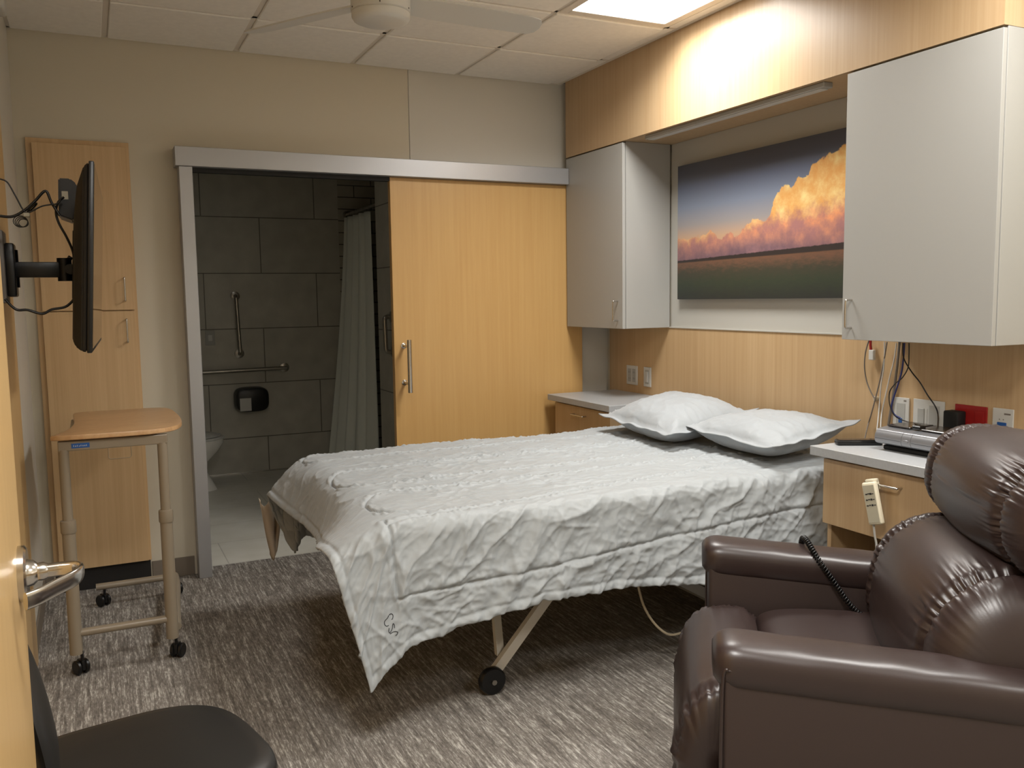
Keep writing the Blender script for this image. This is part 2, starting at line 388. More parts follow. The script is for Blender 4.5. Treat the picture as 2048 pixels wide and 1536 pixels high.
# ---- painting
def painting_mat():
    m = bpy.data.materials.new('painted_sunset'); m.use_nodes = True; N = m.node_tree.nodes; L = m.node_tree.links
    b = N['Principled BSDF']; b.inputs['Roughness'].default_value = .5
    tc = N.new('ShaderNodeTexCoord'); sp = N.new('ShaderNodeSeparateXYZ'); L.new(tc.outputs['Object'], sp.inputs[0])
    def mth(op, a, bb=0, cc=None, clamp=False):
        x = N.new('ShaderNodeMath'); x.operation = op; x.use_clamp = clamp
        for i,v in enumerate((a,bb) if cc is None else (a,bb,cc)):
            if isinstance(v,(int,float)): x.inputs[i].default_value = v
            else: L.new(v, x.inputs[i])
        return x.outputs[0]
    def rng(v, a, bb, c=0, d=1):
        x = N.new('ShaderNodeMapRange'); x.interpolation_type = 'SMOOTHSTEP'; L.new(v, x.inputs[0])
        for i,k in enumerate((a,bb,c,d)): x.inputs[i+1].default_value = k
        return x.outputs[0]
    def mix(f, a, bb):
        x = N.new('ShaderNodeMix'); x.data_type = 'RGBA'; L.new(f, x.inputs[0])
        for i,v in ((6,a),(7,bb)):
            if isinstance(v,tuple): x.inputs[i].default_value = v
            else: L.new(v, x.inputs[i])
        return x.outputs[2]
    def nz(sc, det=6, r=.6):
        mp = N.new('ShaderNodeMapping'); mp.inputs['Scale'].default_value = sc; L.new(tc.outputs['Object'], mp.inputs[0])
        n = N.new('ShaderNodeTexNoise'); n.inputs['Scale'].default_value = 1; n.inputs['Detail'].default_value = det; n.inputs['Roughness'].default_value = r
        L.new(mp.outputs[0], n.inputs['Vector']); return n.outputs[0]
    # object y: +.675 (left in view) .. -.675 (right); U = 0 left .. 1 right ; V = 0 bottom .. 1 top
    U = mth('MULTIPLY_ADD', sp.outputs[1], -1/1.35, .5); V = mth('DIVIDE', sp.outputs[2], .72)
    # sky: dark at the top, pale blue-grey glow in the middle
    r = N.new('ShaderNodeValToRGB'); e = r.color_ramp.elements; L.new(V, r.inputs[0])
    e[0].position = .45; e[0].color = rgb(196,160,130); e[1].position = 1; e[1].color = rgb(72,72,80)
    for p,c in ((.55,rgb(158,152,152)),(.68,rgb(132,142,162)),(.82,rgb(104,112,134)),(.92,rgb(80,82,94))): k = e.new(p); k.color = c
    sky = r.outputs[0]
    # cloud top edge as a function of U
    c = N.new('ShaderNodeFloatCurve'); L.new(U, c.inputs['Value']); cv = c.mapping.curves[0]
    pts = [(0,.455),(.13,.462),(.22,.487),(.265,.435),(.316,.464),(.36,.43),(.39,.475),(.459,.54),(.52,.52),(.549,.615),(.576,.70),(.619,.73),(.642,.70),(.672,.765),(.715,.77),(.73,.82),(.82,.875),(.92,.92),(1,.93)]
    cv.points[0].location = pts[0]; cv.points[1].location = pts[-1]
    for p in pts[1:-1]: cv.points.new(*p)
    c.mapping.update()
    puff = nz((12,17,17), 6, .65); big = nz((5,6,6), 3)
    edge = mth('ADD', c.outputs[0], mth('MULTIPLY', mth('SUBTRACT', puff, .5), .11))
    dist = mth('SUBTRACT', edge, V)
    cm = rng(dist, 0, .012)
    vo = N.new('ShaderNodeTexVoronoi'); vo.feature = 'SMOOTH_F1'; vo.inputs['Scale'].default_value = 13; L.new(tc.outputs['Object'], vo.inputs['Vector'])
    fine_ = nz((22,28,28), 7, .7)
    shade = mth('ADD', mth('MULTIPLY', vo.outputs[0], .55), mth('ADD', mth('MULTIPLY', big, .45), mth('MULTIPLY', fine_, .7)))
    lit = rng(shade, .45, 1.0)
    yel = mix(lit, rgb(250,228,158), rgb(234,170,96))
    pink = mix(lit, rgb(240,160,110), rgb(172,120,116))
    hgt = mth('SUBTRACT', V, mth('ADD', mth('ADD', mth('MULTIPLY', puff, .25), mth('MULTIPLY', U, .14)), .29))
    up = rng(hgt, -.04, .10)
    cloud = mix(up, pink, yel)
    low = rng(mth('ADD', V, mth('MULTIPLY', big, .25)), .62, .42)
    cloud = mix(low, cloud, mix(lit, rgb(150,112,116), rgb(110,86,96)))
    img = mix(cm, sky, cloud)
    # ridge of dark trees and the field
    hz = mth('ADD', mth('MULTIPLY_ADD', U, .045, .285), mth('MULTIPLY', nz((1,40,1),2), .012))
    field_n = nz((4,20,60), 6, .7)
    fr = N.new('ShaderNodeValToRGB'); e = fr.color_ramp.elements; L.new(mth('ADD', V, mth('MULTIPLY', mth('SUBTRACT', field_n, .5), .16)), fr.inputs[0])
    e[0].position = .0; e[0].color = rgb(44,46,44); e[1].position = .36; e[1].color = rgb(128,86,62)
    for p,c_ in ((.12,rgb(52,60,46)),(.20,rgb(66,62,50)),(.26,rgb(104,76,60))): k = e.new(p); k.color = c_
    img = mix(rng(mth('SUBTRACT', hz, V), -.003, .003), img, rgb(50,42,40))
    img = mix(rng(mth('SUBTRACT', mth('MULTIPLY_ADD', U, .018, .275), V), -.004, .006), img, fr.outputs[0])
    L.new(img, b.inputs['Base Color']); return m
M['sunset'] = painting_mat()
M['canvasedge'] = mat('canvas_edge', rgb(58,56,56), .6)
t = thing('wall_painting', 'landscape canvas of glowing orange clouds over a dark field, hung between the grey cabinets', 'painting', (2.93,3.298,1.402))
bm = B(); box(bm, 2.932,2.9645, 2.623,3.973, 1.402,2.122, .001, 1); obj('canvas_frame', bm, 'canvasedge', t)
bm = B(); box(bm, 2.9305,2.932, 2.6235,3.9725, 1.4025,2.1215); obj('picture', bm, 'sunset', t, 'sunset cloud landscape print')

# ---- sliding door, header and jamb
t = thing('door_track_header', 'long grey metal track cover above the bathroom opening', 'door header', (1.57,4.72,2.097))
bm = B(); box(bm, .42, 2.640, 4.664, 4.7715, 2.097, 2.192, .002, 1); obj('track_cover', bm, 'alu', t)
bm = B(); box(bm, .50, 1.53, 4.71, 4.75, 2.075, 2.0969); obj('track', bm, 'blackmatte', t)
bm = B(); box(bm, .436, .50, 4.672, 4.772, 0, 2.0965, .002, 1); box(bm, .4605,.50,4.772,4.872,0,2.0965); struct('trim_4', bm, 'alu')
t = thing('sliding_door', 'maple sliding door half covering the bathroom opening', 'door', (2.14,4.729,.008))
bm = B(); box(bm, 1.532, 2.753, 4.710, 4.748, .008, 2.096, .0015, 1); obj('door_leaf', bm, 'doorwood', t)
bm = B(); cyl(bm, (1.587,4.61,.905),(1.587,4.61,1.20),.0125,seg=24)
for z in (.955,1.163): cyl(bm, (1.587,4.710,z),(1.587,4.61,z),.009); lathe(bm, [(.016,0),(.016,-.004),(.009,-.006)], (1.587,4.710,z), 'y', 20)
obj('handle', bm, 'chrome', t, 'vertical satin chrome bar handle', smooth=40)

# ---- bathroom beyond
bm = B(); box(bm, -.1, 1.955, 7.45, 7.55, 0, 2.75); struct('wall_bathroom_back', bm, 'bathwall')
bm = B(); box(bm, 1.955, 3.0, 7.452, 7.55, 0, 2.75); struct('wall_shower_back', bm, 'subway')
bm = B(); box(bm, 2.9, 3.0, 6.36, 7.452, 0, 2.75); struct('wall_shower_side', bm, 'subwayy')
bm = B(); box(bm, 1.95, 2.9, 4.87, 6.36, 0, 2.75); struct('wall_bathroom_right', bm, 'bathside')
bm = B(); box(bm, -.1, 0, 4.87, 7.45, 0, 2.75); struct('wall_bathroom_left', bm, 'bathside')
bm = B(); box(bm, -.1, 3.0, 4.87, 7.55, 2.5, 2.6); struct('ceiling_bathroom', bm, 'wall')
bm = B(); box(bm, .0, 1.95, 7.44, 7.4499, 0, .012); struct('baseboard_bathroom', bm, 'chrome')
def grab_bar(p0, p1, out, label):
    p0 = Vector(p0); p1 = Vector(p1); out = Vector(out); n = out.normalized(); d = (p1-p0).normalized()*.03
    t = thing('grab_bar', label, 'grab bar', tuple(p0), 'steel grab bars in the bathroom')
    bm = B(); tube(bm, [p0, p0+out*.6, p0+out*.95+d*.4, p0+out+d*1.3, (p0+p1)/2+out, p1+out-d*1.3, p1+out*.95-d*.4, p1+out*.6, p1], .016, 14, 8); obj('bar', bm, 'steel', t, smooth=60)
    for p in (p0,p1):
        bm = B(); q = n.to_track_quat('Z','Y').to_matrix()
        for (a,b,h0,h1) in ((.038,.038,0,.006),(.038,.02,.006,.012)): cyl(bm, p+n*h0, p+n*h1, a, b, 24)
        obj('flange', bm, 'steel', t, smooth=40)
grab_bar((1.078,7.45,1.47),(1.092,7.45,1.0),(0,-.055,0),'vertical steel grab bar on the bathroom back wall')
grab_bar((.35,7.45,.855),(1.455,7.45,.868),(0,-.055,0),'horizontal steel grab bar above the toilet')
grab_bar((1.95,6.05,1.30),(1.95,6.03,1.05),(-.05,0,0),'short vertical grab bar on the wall beside the shower curtain')
t = thing('paper_dispenser', 'black double roll toilet paper dispenser on the tiled wall', 'toilet paper dispenser', (1.165,7.40,.525))
bm = B(); prof = [(.135*math.copysign(abs(math.cos(a))**.55,math.cos(a)), .10*math.copysign(abs(math.sin(a))**.55,math.sin(a))) for a in [2*math.pi*i/40 for i in range(40)]]
rings = [[Vector((1.165+x*s, y, .622+z*s)) for x,z in prof] for y,s in ((7.4499,1),(7.36,1),(7.335,.95),(7.328,.85))]
R = quadgrid(bm, rings, True); bm.faces.new(R[-1]); bm.faces.new(R[0][::-1]); bmesh.ops.recalc_face_normals(bm, faces=bm.faces[:])
obj('housing', bm, 'black', t, smooth=40)
bm = B(); box(bm, 1.06,1.15,7.318,7.3199,.535,.64,.0004,1); obj('paper', bm, 'white', t, 'hanging white sheet of paper')
t = thing('call_switch', 'small pull switch plate on the bathroom wall left of the grab bar', 'switch', (.868,7.44,1.08))
bm = B(); box(bm, .832,.905,7.442,7.4499,1.075,1.195,.002,1); obj('plate', bm, 'greylam', t)
bm = B(); box(bm, .852,.885,7.436,7.442,1.11,1.16,.002,1); obj('button', bm, 'white', t)
t = thing('bathroom_fill_light', 'added dim round fill light under the bathroom ceiling, out of view', 'ceiling light', (.9,5.75,2.47))  # added emitter that brightens the dark bathroom tiles; no known lamp there
M['dim'] = emis('dim_fill_glow', (1,.97,.9,1), .9)
bm = B(); lathe(bm, [(.17,2.4999),(.17,2.485),(.155,2.48)], (.9,5.75,0), 'z', 32); obj('rim', bm, 'steel', t, smooth=40)
bm = B(); lathe(bm, [(.152,2.48),(.14,2.472),(.002,2.468)], (.9,5.75,0), 'z', 32); obj('diffuser', bm, 'dim', t, smooth=40)
# toilet
t = thing('toilet', 'white toilet seen in profile behind the door frame', 'toilet', (.55,6.85,0))
bm = B(); TY = 6.93
def oval(cx, cy, rx, ry, z, n=36, e=1.0): return [Vector((cx+rx*math.copysign(abs(math.cos(a))**e,math.cos(a)), cy+ry*math.copysign(abs(math.sin(a))**e,math.sin(a)), z)) for a in [2*math.pi*i/n for i in range(n)]]
rows = [oval(.50,TY,.31,.135,0), oval(.49,TY,.31,.13,.02), oval(.47,TY,.27,.105,.14), oval(.48,TY,.27,.11,.22), oval(.53,TY,.30,.15,.30), oval(.56,TY,.31,.18,.36), oval(.56,TY,.31,.185,.39)]
R = quadgrid(bm, rows, True); bm.faces.new(R[-1]); bm.faces.new(R[0][::-1]); obj('bowl', bm, 'porcelain', t, smooth=60)
bm = B(); R = quadgrid(bm, [oval(.56,TY,.315,.188,.392), oval(.56,TY,.318,.19,.40), oval(.56,TY,.31,.185,.408), ], True); bm.faces.new(R[-1]); bm.faces.new(R[0][::-1]); obj('seat', bm, 'white', t, smooth=50)
bm = B(); R = quadgrid(bm, [oval(.55,TY,.30,.182,.412), oval(.55,TY,.303,.184,.420), oval(.55,TY,.27,.16,.432)], True); bm.faces.new(R[-1]); bm.faces.new(R[0][::-1]); obj('lid', bm, 'white', t, smooth=50)
bm = B(); box(bm, .02,.22,TY-.2,TY+.2,.40,.76,.02,3); obj('tank', bm, 'porcelain', t, smooth=50)
# shower curtain and rod
t = thing('curtain_rod', 'steel shower curtain rod over the shower opening', 'curtain rod', (2.03,6.9,2.13))
bm = B(); cyl(bm, (2.03,7.452,2.152),(2.03,6.36,2.152),.0125); obj('rod', bm, 'steel', t, smooth=40)
for y0,y1 in ((7.452,7.44),(6.36,6.372)):
    bm = B(); cyl(bm, (2.03,y0,2.152),(2.03,y1,2.152),.032,seg=24); obj('flange', bm, 'steel', t, smooth=40)
bm = B(); G = []
for i in range(41):
    z = 2.118-(2.118-.06)*i/40; k = i/40; row = []
    for j in range(121):
        s = j/120
        y = 7.42-s*(.66+.05*k)
        amp = .025+.015*math.sin(3*s+1)
        x = 2.02-.10*k*(1-s)-.13*k**1.6*(1-s)**.5+amp*math.sin(s*34+1.2*math.sin(s*5)+.3*k)
        row.append(Vector((x,y+.01*math.sin(s*50),z)))
    G.append(row)
quadgrid(bm, G); o = tag(obj('shower_curtain', bm, 'curtain', smooth=180), 'pale shower curtain bunched at the far end of its rod', 'shower curtain')
sd = o.modifiers.new('thickness','SOLIDIFY'); sd.thickness = .002
for j in range(6):
    y = 7.40-j*.13; bm = B()
    tube(bm, [(2.03+.022*math.cos(a),y,2.143+.028*math.sin(a)) for a in [2*math.pi*k/16 for k in range(17)]], .0018, 6, 1)
    rg = obj('curtain_ring', bm, 'steel', o); rg.matrix_parent_inverse = Matrix.Translation(o.location).inverted()

# ---- built-in wardrobe
t = thing('wardrobe', 'tall narrow built-in oak wardrobe with two stacked doors left of the bathroom', 'wardrobe', (-.005,4.75,0))
bm = B(); X0,X1 = -.228,.217
box(bm, X0,X1,4.755,YB-.0005,.112,2.206,.001,1); obj('frame', bm, 'closetwood', t)
bm = B(); box(bm, X0+.005,X1-.005,4.764,YB-.0005,0,.112); obj('toe_kick', bm, 'toe', t)
bm = B(); box(bm, -.203,.203,4.735,4.7549,1.392,2.182,.0012,1); d = obj('door', bm, 'closetwood', t)
pull(d, 'handle', (.162,4.735,1.438),(.162,4.735,1.548),(0,-.03,0))
bm = B(); box(bm, -.203,.203,4.735,4.7549,.116,1.387,.0012,1); d = obj('door', bm, 'closetwood', t)
pull(d, 'handle', (.162,4.735,1.235),(.162,4.735,1.345),(0,-.03,0))
bm = B(); a,b_,z0,z1 = .045,.150,.655,.72
tube(bm, [(a+.008,4.7348,z0),(b_-.008,4.7348,z0),(b_,4.7348,z0+.008),(b_,4.7348,z1-.008),(b_-.008,4.7348,z1),(a+.008,4.7348,z1),(a,4.7348,z1-.008),(a,4.7348,z0+.008),(a+.008,4.7348,z0)], .0016, 6, 1, False)
obj('label_holder', bm, 'clear', d, 'thin clear label outline')

# ---- open entry door at the left edge of the view
bm = B(); box(bm, -.166,-.122,.69,1.60,.010,2.13,.0015,1); d1 = struct('door_1', bm, 'neardoor')
bm = B(); c = Vector((-.122,1.532,1.006))
lathe(bm, [(.044,0),(.044,.009),(.040,.012)], c, 'x', 40); obj('rosette', bm, 'chrome', d1, smooth=30)
bm = B()
lathe(bm, [(.022,.012),(.020,.020),(.014,.026),(.0145,.034),(.012,.04)], c, 'x', 30)
obj('handle_neck', bm, 'chrome', d1, smooth=40)
bm = B()
pts = spline([c+Vector((.036,0,0)), c+Vector((.062,.0,0)), c+Vector((.080,-.008,0)), c+Vector((.087,-.028,0)), c+Vector((.080,-.06,0)), c+Vector((.056,-.095,-.001)), c+Vector((.034,-.125,-.002)), c+Vector((.017,-.142,-.002))], 8)
rings = []
for i,p in enumerate(pts):
    tt = (pts[min(i+1,len(pts)-1)]-pts[max(i-1,0)]).normalized(); k = i/(len(pts)-1)
    up = Vector((0,0,1)); sd_ = tt.cross(up).normalized()
    ra = .010*(1-sm(.15,.5,k))+.0045*sm(.15,.5,k); rb = .011+.002*sm(.2,.6,k)
    rings.append([p+sd_*ra*math.copysign(abs(math.cos(a))**.8,math.cos(a))+up*rb*math.copysign(abs(math.sin(a))**.8,math.sin(a)) for a in [2*math.pi*q/20 for q in range(20)]])
R = quadgrid(bm, rings, True); bm.faces.new(R[-1]); bm.faces.new(R[0][::-1]); bmesh.ops.recalc_face_normals(bm, faces=bm.faces[:])
obj('lever', bm, 'chrome', d1, smooth=50)
bm = B(); box(bm, -.158,-.130,1.5995,1.6015,.93,1.07,.0005,1); obj('latch_plate', bm, 'steel', d1)

# ================================================================== NIGHTSTANDS
def nightstand(y0, y1, side, hy, label):
    t = thing('nightstand', label, 'nightstand', (2.72,(y0+y1)/2,0), 'built-in oak nightstands with grey tops')
    bm = B(); box(bm, 2.475, 2.9545, y0, y1, .805, .840, .0015, 1); obj('countertop', bm, 'counter', t, 'grey laminate top')
    ya, yb = y0+.035, y1-.045
    bm = B(); box(bm, 2.522, 2.9545, ya, yb, .545, .8049); obj('drawer_box', bm, 'headwood', t)
    bm = B(); box(bm, 2.53, 2.9545, ya, ya+.019, 0, .545); obj('side_panel', bm, 'headwood', t)
    bm = B(); box(bm, 2.53, 2.9545, yb-.019, yb, 0, .545); obj('side_panel', bm, 'headwood', t)
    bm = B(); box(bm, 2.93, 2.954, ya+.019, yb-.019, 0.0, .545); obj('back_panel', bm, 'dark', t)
    bm = B(); box(bm, 2.502, 2.5219, ya, yb, .545, .795, .0012, 1); d = obj('drawer', bm, 'headwood', t)
    pull(d, 'handle', (2.502,hy-.065,.748),(2.502,hy+.065,.748),(-.028,0,0))
nightstand(1.75, 2.505, 1, 2.165, 'oak nightstand right of the bed with remote and silver machine on its grey top')
nightstand(3.955, 4.655, -1, 4.31, 'oak nightstand left of the bed, against the sliding door')

# ================================================================== BED
BED = thing('bed', 'white metal framed bed with a mattress on folding legs and wheels under the comforter', 'bed', (1.9,3.235,0))
bm = B(); box(bm, .83,2.93,2.60,3.87,.52,.712,.05,4); obj('mattress', bm, 'mattress', BED, smooth=60)
bm = B()
box(bm, .80,2.93,2.64,2.68,.46,.515,.004,1); box(bm, .80,2.93,3.79,3.83,.46,.515,.004,1)
for x in (.80,1.5,2.2,2.89): box(bm, x,x+.04,2.68,3.79,.46,.515,.004,1)
obj('frame', bm, 'bedframe', BED)
for (x,y) in ((1.235,2.793),(1.235,3.69)):
    s = 1 if y < 3.2 else -1
    bm = B(); 
    def bar(bm, p0, p1, wy, wn):
        p0=Vector(p0);p1=Vector(p1);t_=(p1-p0).normalized();n_=Vector((0,1,0)).cross(t_).normalized();yv=Vector((0,1,0))
        R=[[p+yv*a*wy+n_*b*wn for a,b in ((-1,-1),(1,-1),(1,1),(-1,1))] for p in (p0,p1)]
        q=quadgrid(bm,R,True); bm.faces.new(q[0][::-1]); bm.faces.new(q[1])
    bar(bm, (x-.005,y,.045),(1.62,y,.47),.012,.018); bmesh.ops.recalc_face_normals(bm, faces=bm.faces[:]); leg = obj('leg', bm, 'bedframe', BED)
    bm = B(); bar(bm, (1.29,y+.03,.115),(1.36,y+.26*s,.47),.012,.015); bmesh.ops.recalc_face_normals(bm, faces=bm.faces[:]); obj('brace', bm, 'bedframe', BED)
    bm = B(); lathe(bm, [(.012,-.032),(.045,-.032),(.050,-.026),(.050,-.006),(.045,0),(.030,.0),(.030,.004),(.012,.004)], (x,y-.004,.050), 'y', 40); wh = obj('wheel', bm, 'black', leg, 'black caster wheel', smooth=40)
    bm = B(); lathe(bm, [(.010,-.040),(.010,-.034),(.008,-.03)], (x,y-.004,.050), 'y', 8); obj('axle_bolt', bm, 'steel', leg)
for y in (2.80,3.67):
    bm = B(); tube(bm, [(2.55,y,.47),(2.45,y,.20),(2.42,y,.04)], .016, 10, 4); obj('leg', bm, 'bedframe', BED, smooth=60)
    bm = B(); tube(bm, [(2.42,y-.03,.04),(2.42,y+.03,.04)],.04,16,1,False); obj('foot', bm, 'black', BED, smooth=40)
# head-end lifting frame seen below the hem
bm = B(); bar(bm, (1.75,2.86,.47),(2.40,2.86,.10),.015,.02); bar(bm, (1.75,3.60,.47),(2.40,3.60,.10),.015,.02); box(bm, 2.34,2.40,2.86,3.60,.10,.13,.003,1)
bmesh.ops.recalc_face_normals(bm, faces=bm.faces[:]); obj('lift_frame', bm, 'greylam', BED)
bm = B(); tube(bm, [(1.80,2.72,.46),(1.84,2.70,.25),(1.93,2.69,.13),(2.05,2.72,.10),(2.3,2.8,.09)], .005, 8); obj('power_cord', bm, 'clear', BED, smooth=60)
bm = B(); box(bm, .715,.79,2.86,2.94,.49,.56,.006,2); tube(bm, [(.74,2.86,.52),(.738,2.83,.47),(.755,2.82,.43)],.016,10); obj('strap_bracket', bm, 'blackmatte', BED, 'black strap bracket at the foot of the bed', smooth=50)

# ---- comforter
ZT, XF, HW, QC = .735, .865, .635, 3.235
LP = 2.93-XF; A_ = .27
def nz2(x, y, s=0): return noise.noise(Vector((x,y,s)))
def ridge(x, y, s, o=4):
    a = 0; amp = 1; tot = 0
    for i in range(o):
        n = 1-abs(noise.noise(Vector((x,y,s+i*7.3))))*1.9; a += amp*n*n if n > 0 else 0; tot += amp; amp *= .52; x *= 2.03; y *= 2.03
    return a/tot
def near_drop(p):
    xs_ = 2.93-p
    pts = [(.55,.45),(.75,.445),(.9,.425),(1.1,.385),(1.35,.36),(1.65,.37),(1.95,.40),(2.6,.43),(3,.44)]
    for (a,b),(c,d) in zip(pts, pts[1:]):
        if xs_ <= c: k = max(0,(xs_-a)/(c-a)); return b+(d-b)*k
    return .42
def comforter_pt(p, q):
    """p = metres from the head end, q = metres across (positive towards the camera side)"""
    s = max(0, p-LP); x = 2.93-min(p,LP); z = ZT
    qn = max(-1,min(1,q/HW))
    if s > 0:
        # angle of the droop: gentle at the near corner, steep mid, medium at far corner
        if qn > 0: ph = 74-(74-26)*sm(-.1,1.0,qn)
        else: ph = 74-(74-50)*sm(.35,1.0,-qn)
        ph = math.radians(ph); n = 6; x_ = x; z_ = z
        for i in range(n):
            si = s*(i+.5)/n; an = ph*min(1, si/.15)**.8; x_ -= math.cos(an)*s/n; z_ -= math.sin(an)*s/n
        x, z = x_, z_
    y = QC-max(-HW,min(HW,q)); dv = max(0, abs(q)-HW); sg = 1 if q > 0 else -1
    if dv > 0:
        rho = .055; qa = rho*math.pi/2
        if dv < qa: out, dn = rho*math.sin(dv/rho), rho*(1-math.cos(dv/rho))
        else: out, dn = rho+.05*(dv-qa), rho+(dv-qa)
        y -= sg*out; z -= dn
        x += (.24 if q > 0 else .36)*dn*min(1,s/A_)
        if q < 0: y -= 0
        if s > 0 and q < 0: y += .10*sm(0,A_,s)*sm(.02,.3,dn)*math.sin(dn*16)
    return Vector((x,y,z))
SEAM = []
def seamdist(p, q):
    xw = 2.93-p; d = 9.0
    if xw > .80:
        d = min(d, abs(q-(.645-.13*max(0,xw-.82))))      # near top seam
        for q0,q1 in ((.265,.60),(-.215,.105),(-.66,-.485)):
            cq = (q0+q1)/2; r = (q1-q0)/2; xe = .80+r*.9
            if xw > xe:
                for qq in (q0,q1):
                    if not (qq > .55): d = min(d, abs(q-qq)+ (0 if xw < 2.3 else .0))
            else:
                rr = math.hypot((xw-xe)/.9, q-cq); d = min(d, abs(rr-r))
    ms = HW+.02+.245-.085*sm(.8,2.6,xw)
    if q > HW and xw > .80: d = min(d, abs(q-ms))
    if q > HW-.02 and q < ms: d = min(d, abs(xw-.80)*1.0)
    return d
def crisp(x, y, s, hard=True):
    n = 1-min(1,abs(noise.noise(Vector((x,y,s*9.7))))*(2.6 if hard else 1.9))
    return n**3-.25 if hard else n*n-.3
NP, NQ = 520, 470
def build_comforter():
    bm = B(); rows = []
    P = [ (LP+A_)*i/NP for i in range(NP+1)]
    base = []; info = []
    for p in P:
        nd = near_drop(p); q0 = -(HW+.42-.12*max(0,p-LP)/A_); q1 = HW+nd; row = []; ri = []
        for j in range(NQ+1):
            q = q0+(q1-q0)*j/NQ
            row.append(comforter_pt(p,q)); ri.append((p,q,nd))
        base.append(row); info.append(ri)
    out = []
    for i in range(NP+1):
        row = []
        for j in range(NQ+1):
            a = base[max(0,i-1)][j]; b = base[min(NP,i+1)][j]; c = base[i][max(0,j-1)]; d = base[i][min(NQ,j+1)]
            n = (b-a).cross(d-c)
            if n.length > 0: n.normalize()
            if n.z < -.2 : n = -n
            p,q,nd = info[i][j]
            # outward normal: up on top, towards the camera on the near side
            ref = Vector((0,0,1)) if abs(q) < HW+.03 else Vector((0,-1 if q > 0 else 1,.2))
            if n.dot(ref) < 0: n = -n
            side = sm(HW-.02, HW+.08, abs(q)); foot = sm(LP-.02,LP+.06,p)
            wx, wy = p+.06*nz2(p*3,q*3,5), q+.06*nz2(p*3,q*3,9)
            # crumples on the top
            dsp = .0075*(ridge(wx*5.2,wy*7,1.0,5)-.42)*(1-.45*foot)
            dsp += .009*nz2(p*2.2,q*2.4,3)
            cx_, cy_ = p+.05*nz2(p*5,q*5,15), q+.05*nz2(p*5,q*5,19)
            msk = sm(-.25,.35,nz2(p*2.6,q*2.6,33))
            dsp += .0058*crisp(cx_*8+cy_*3,cy_*15-cx_*2,2)*(.35+.65*msk)+.0042*crisp(cx_*16+cy_*7,cy_*26,4,False)*(.4+.6*msk)*(1-.6*foot)
            dsp += side*(.011*crisp((cx_-cy_)*6.5,(cx_+cy_)*1.7,6)+.005*crisp((cx_+cy_*.4)*9,(cy_-cx_*.4)*4,8)+.003*crisp((cx_-cy_)*15,(cx_+cy_)*6,11,False))
            # long diagonal folds on the hanging sides
            u_ = wx*1.0-wy*.75; v_ = wx*.6+wy
            fold = ridge(u_*7.5, v_*1.7, 20, 3)-.45
            dsp += side*(.020*fold*(.5+.5*nz2(p*2,q*2,30)+.25) + .004*(ridge(wx*11,wy*9,40,3)-.4))
            dsp += side*.014*math.sin(p*9+2*nz2(p*2,q*2,50))*sm(HW+.05,HW+.45,abs(q))
            sd0 = seamdist(p,q)
            dsp -= .009*math.exp(-(sd0/.0045)**2)
            dsp += .003*math.exp(-((sd0-.018)/.012)**2)*(1+2.2*nz2(p*70,q*20,60))
            # hem: rolled
            eh = min((LP+A_)-p, HW+nd-q if q > 0 else 9)
            dsp += .003*math.exp(-((eh-.012)/.01)**2)*(1+1.0*nz2(p*30,q*30,70)) - .004*math.exp(-((eh-.03)/.006)**2)
            v = base[i][j]+n*dsp
            # gathered hem outline
            if q > HW+nd-.06: v.z += .010*nz2(p*14,2,80)*sm(HW+nd-.06,HW+nd,q)+.006*nz2(p*45,5,81)*sm(HW+nd-.03,HW+nd,q)
            row.append(v)
        out.append(row)
    quadgrid(bm, out)
    bmesh.ops.recalc_face_normals(bm, faces=bm.faces[:])
    up = sum((1 if f.normal.z > 0 else -1) for f in bm.faces if abs(f.normal.z) > .8)
    if up < 0: bmesh.ops.reverse_faces(bm, faces=bm.faces[:])
    return bm
bmc = build_comforter()
bvh = BVHTree.FromBMesh(bmc)
comf = obj('comforter', bmc, 'cloth', smooth=180)
tag(comf, 'crumpled white quilted comforter draped over the bed and hanging down the near side', 'comforter')
sd = comf.modifiers.new('thickness','SOLIDIFY'); sd.thickness = .009; sd.offset = -1
bm = B()
for line in ([(778,1230),(781,1227.5),(784.5,1228.5),(786,1232),(785,1237),(783,1239)], [(777,1231),(775,1236),(771,1240),(768.5,1245),(770,1250),(773.5,1252.5),(777,1250.5)],
             [(789,1256),(788.5,1250),(786.5,1247),(785,1250),(784.5,1256),(782,1262),(779,1266),(777.5,1262),(778,1256)], [(780,1268),(785,1264.5),(791,1263),(795,1264),(794.5,1268),(791,1270.5)]):
    P3 = []
    for u,v in spline([(a,b,0) for a,b in line], 5) and [(q.x,q.y) for q in spline([(a,b,0) for a,b in line],5)]:
        d = (at(u,v,'y',2.45)-CO).normalized(); h = bvh.ray_cast(CO, d)
        if h[0]: P3.append(h[0]+h[1]*(.0008 if h[1].y < 0 else -.0008))
    if len(P3) > 2: tube(bm, P3, .0011, 6, 1, False)
ho = obj('handwriting', bm, 'ink', comf, 'black handwritten letters'); ho.matrix_parent_inverse = Matrix.Translation(comf.location).inverted()

# sheet corner hanging at the far foot corner
bm = B(); G = []
for i in range(15):
    k = i/14; row = []
    for j in range(13):
        s = j/12-.5; wd = .13*(1-.85*k)
        row.append(Vector((.70+s*wd+.006*math.sin(s*9+k*3), 4.0+s*.03+.02*k+.02*math.sin(s*11), .52-.26*k-.05*abs(s)*0+.02*math.cos(s*12))))
    G.append(row)
quadgrid(bm, G); o = tag(obj('bed_sheet', bm, 'sheet', smooth=180), 'tan sheet corner hanging below the comforter at the far foot of the bed', 'sheet')
sd = o.modifiers.new('t','SOLIDIFY'); sd.thickness = .003

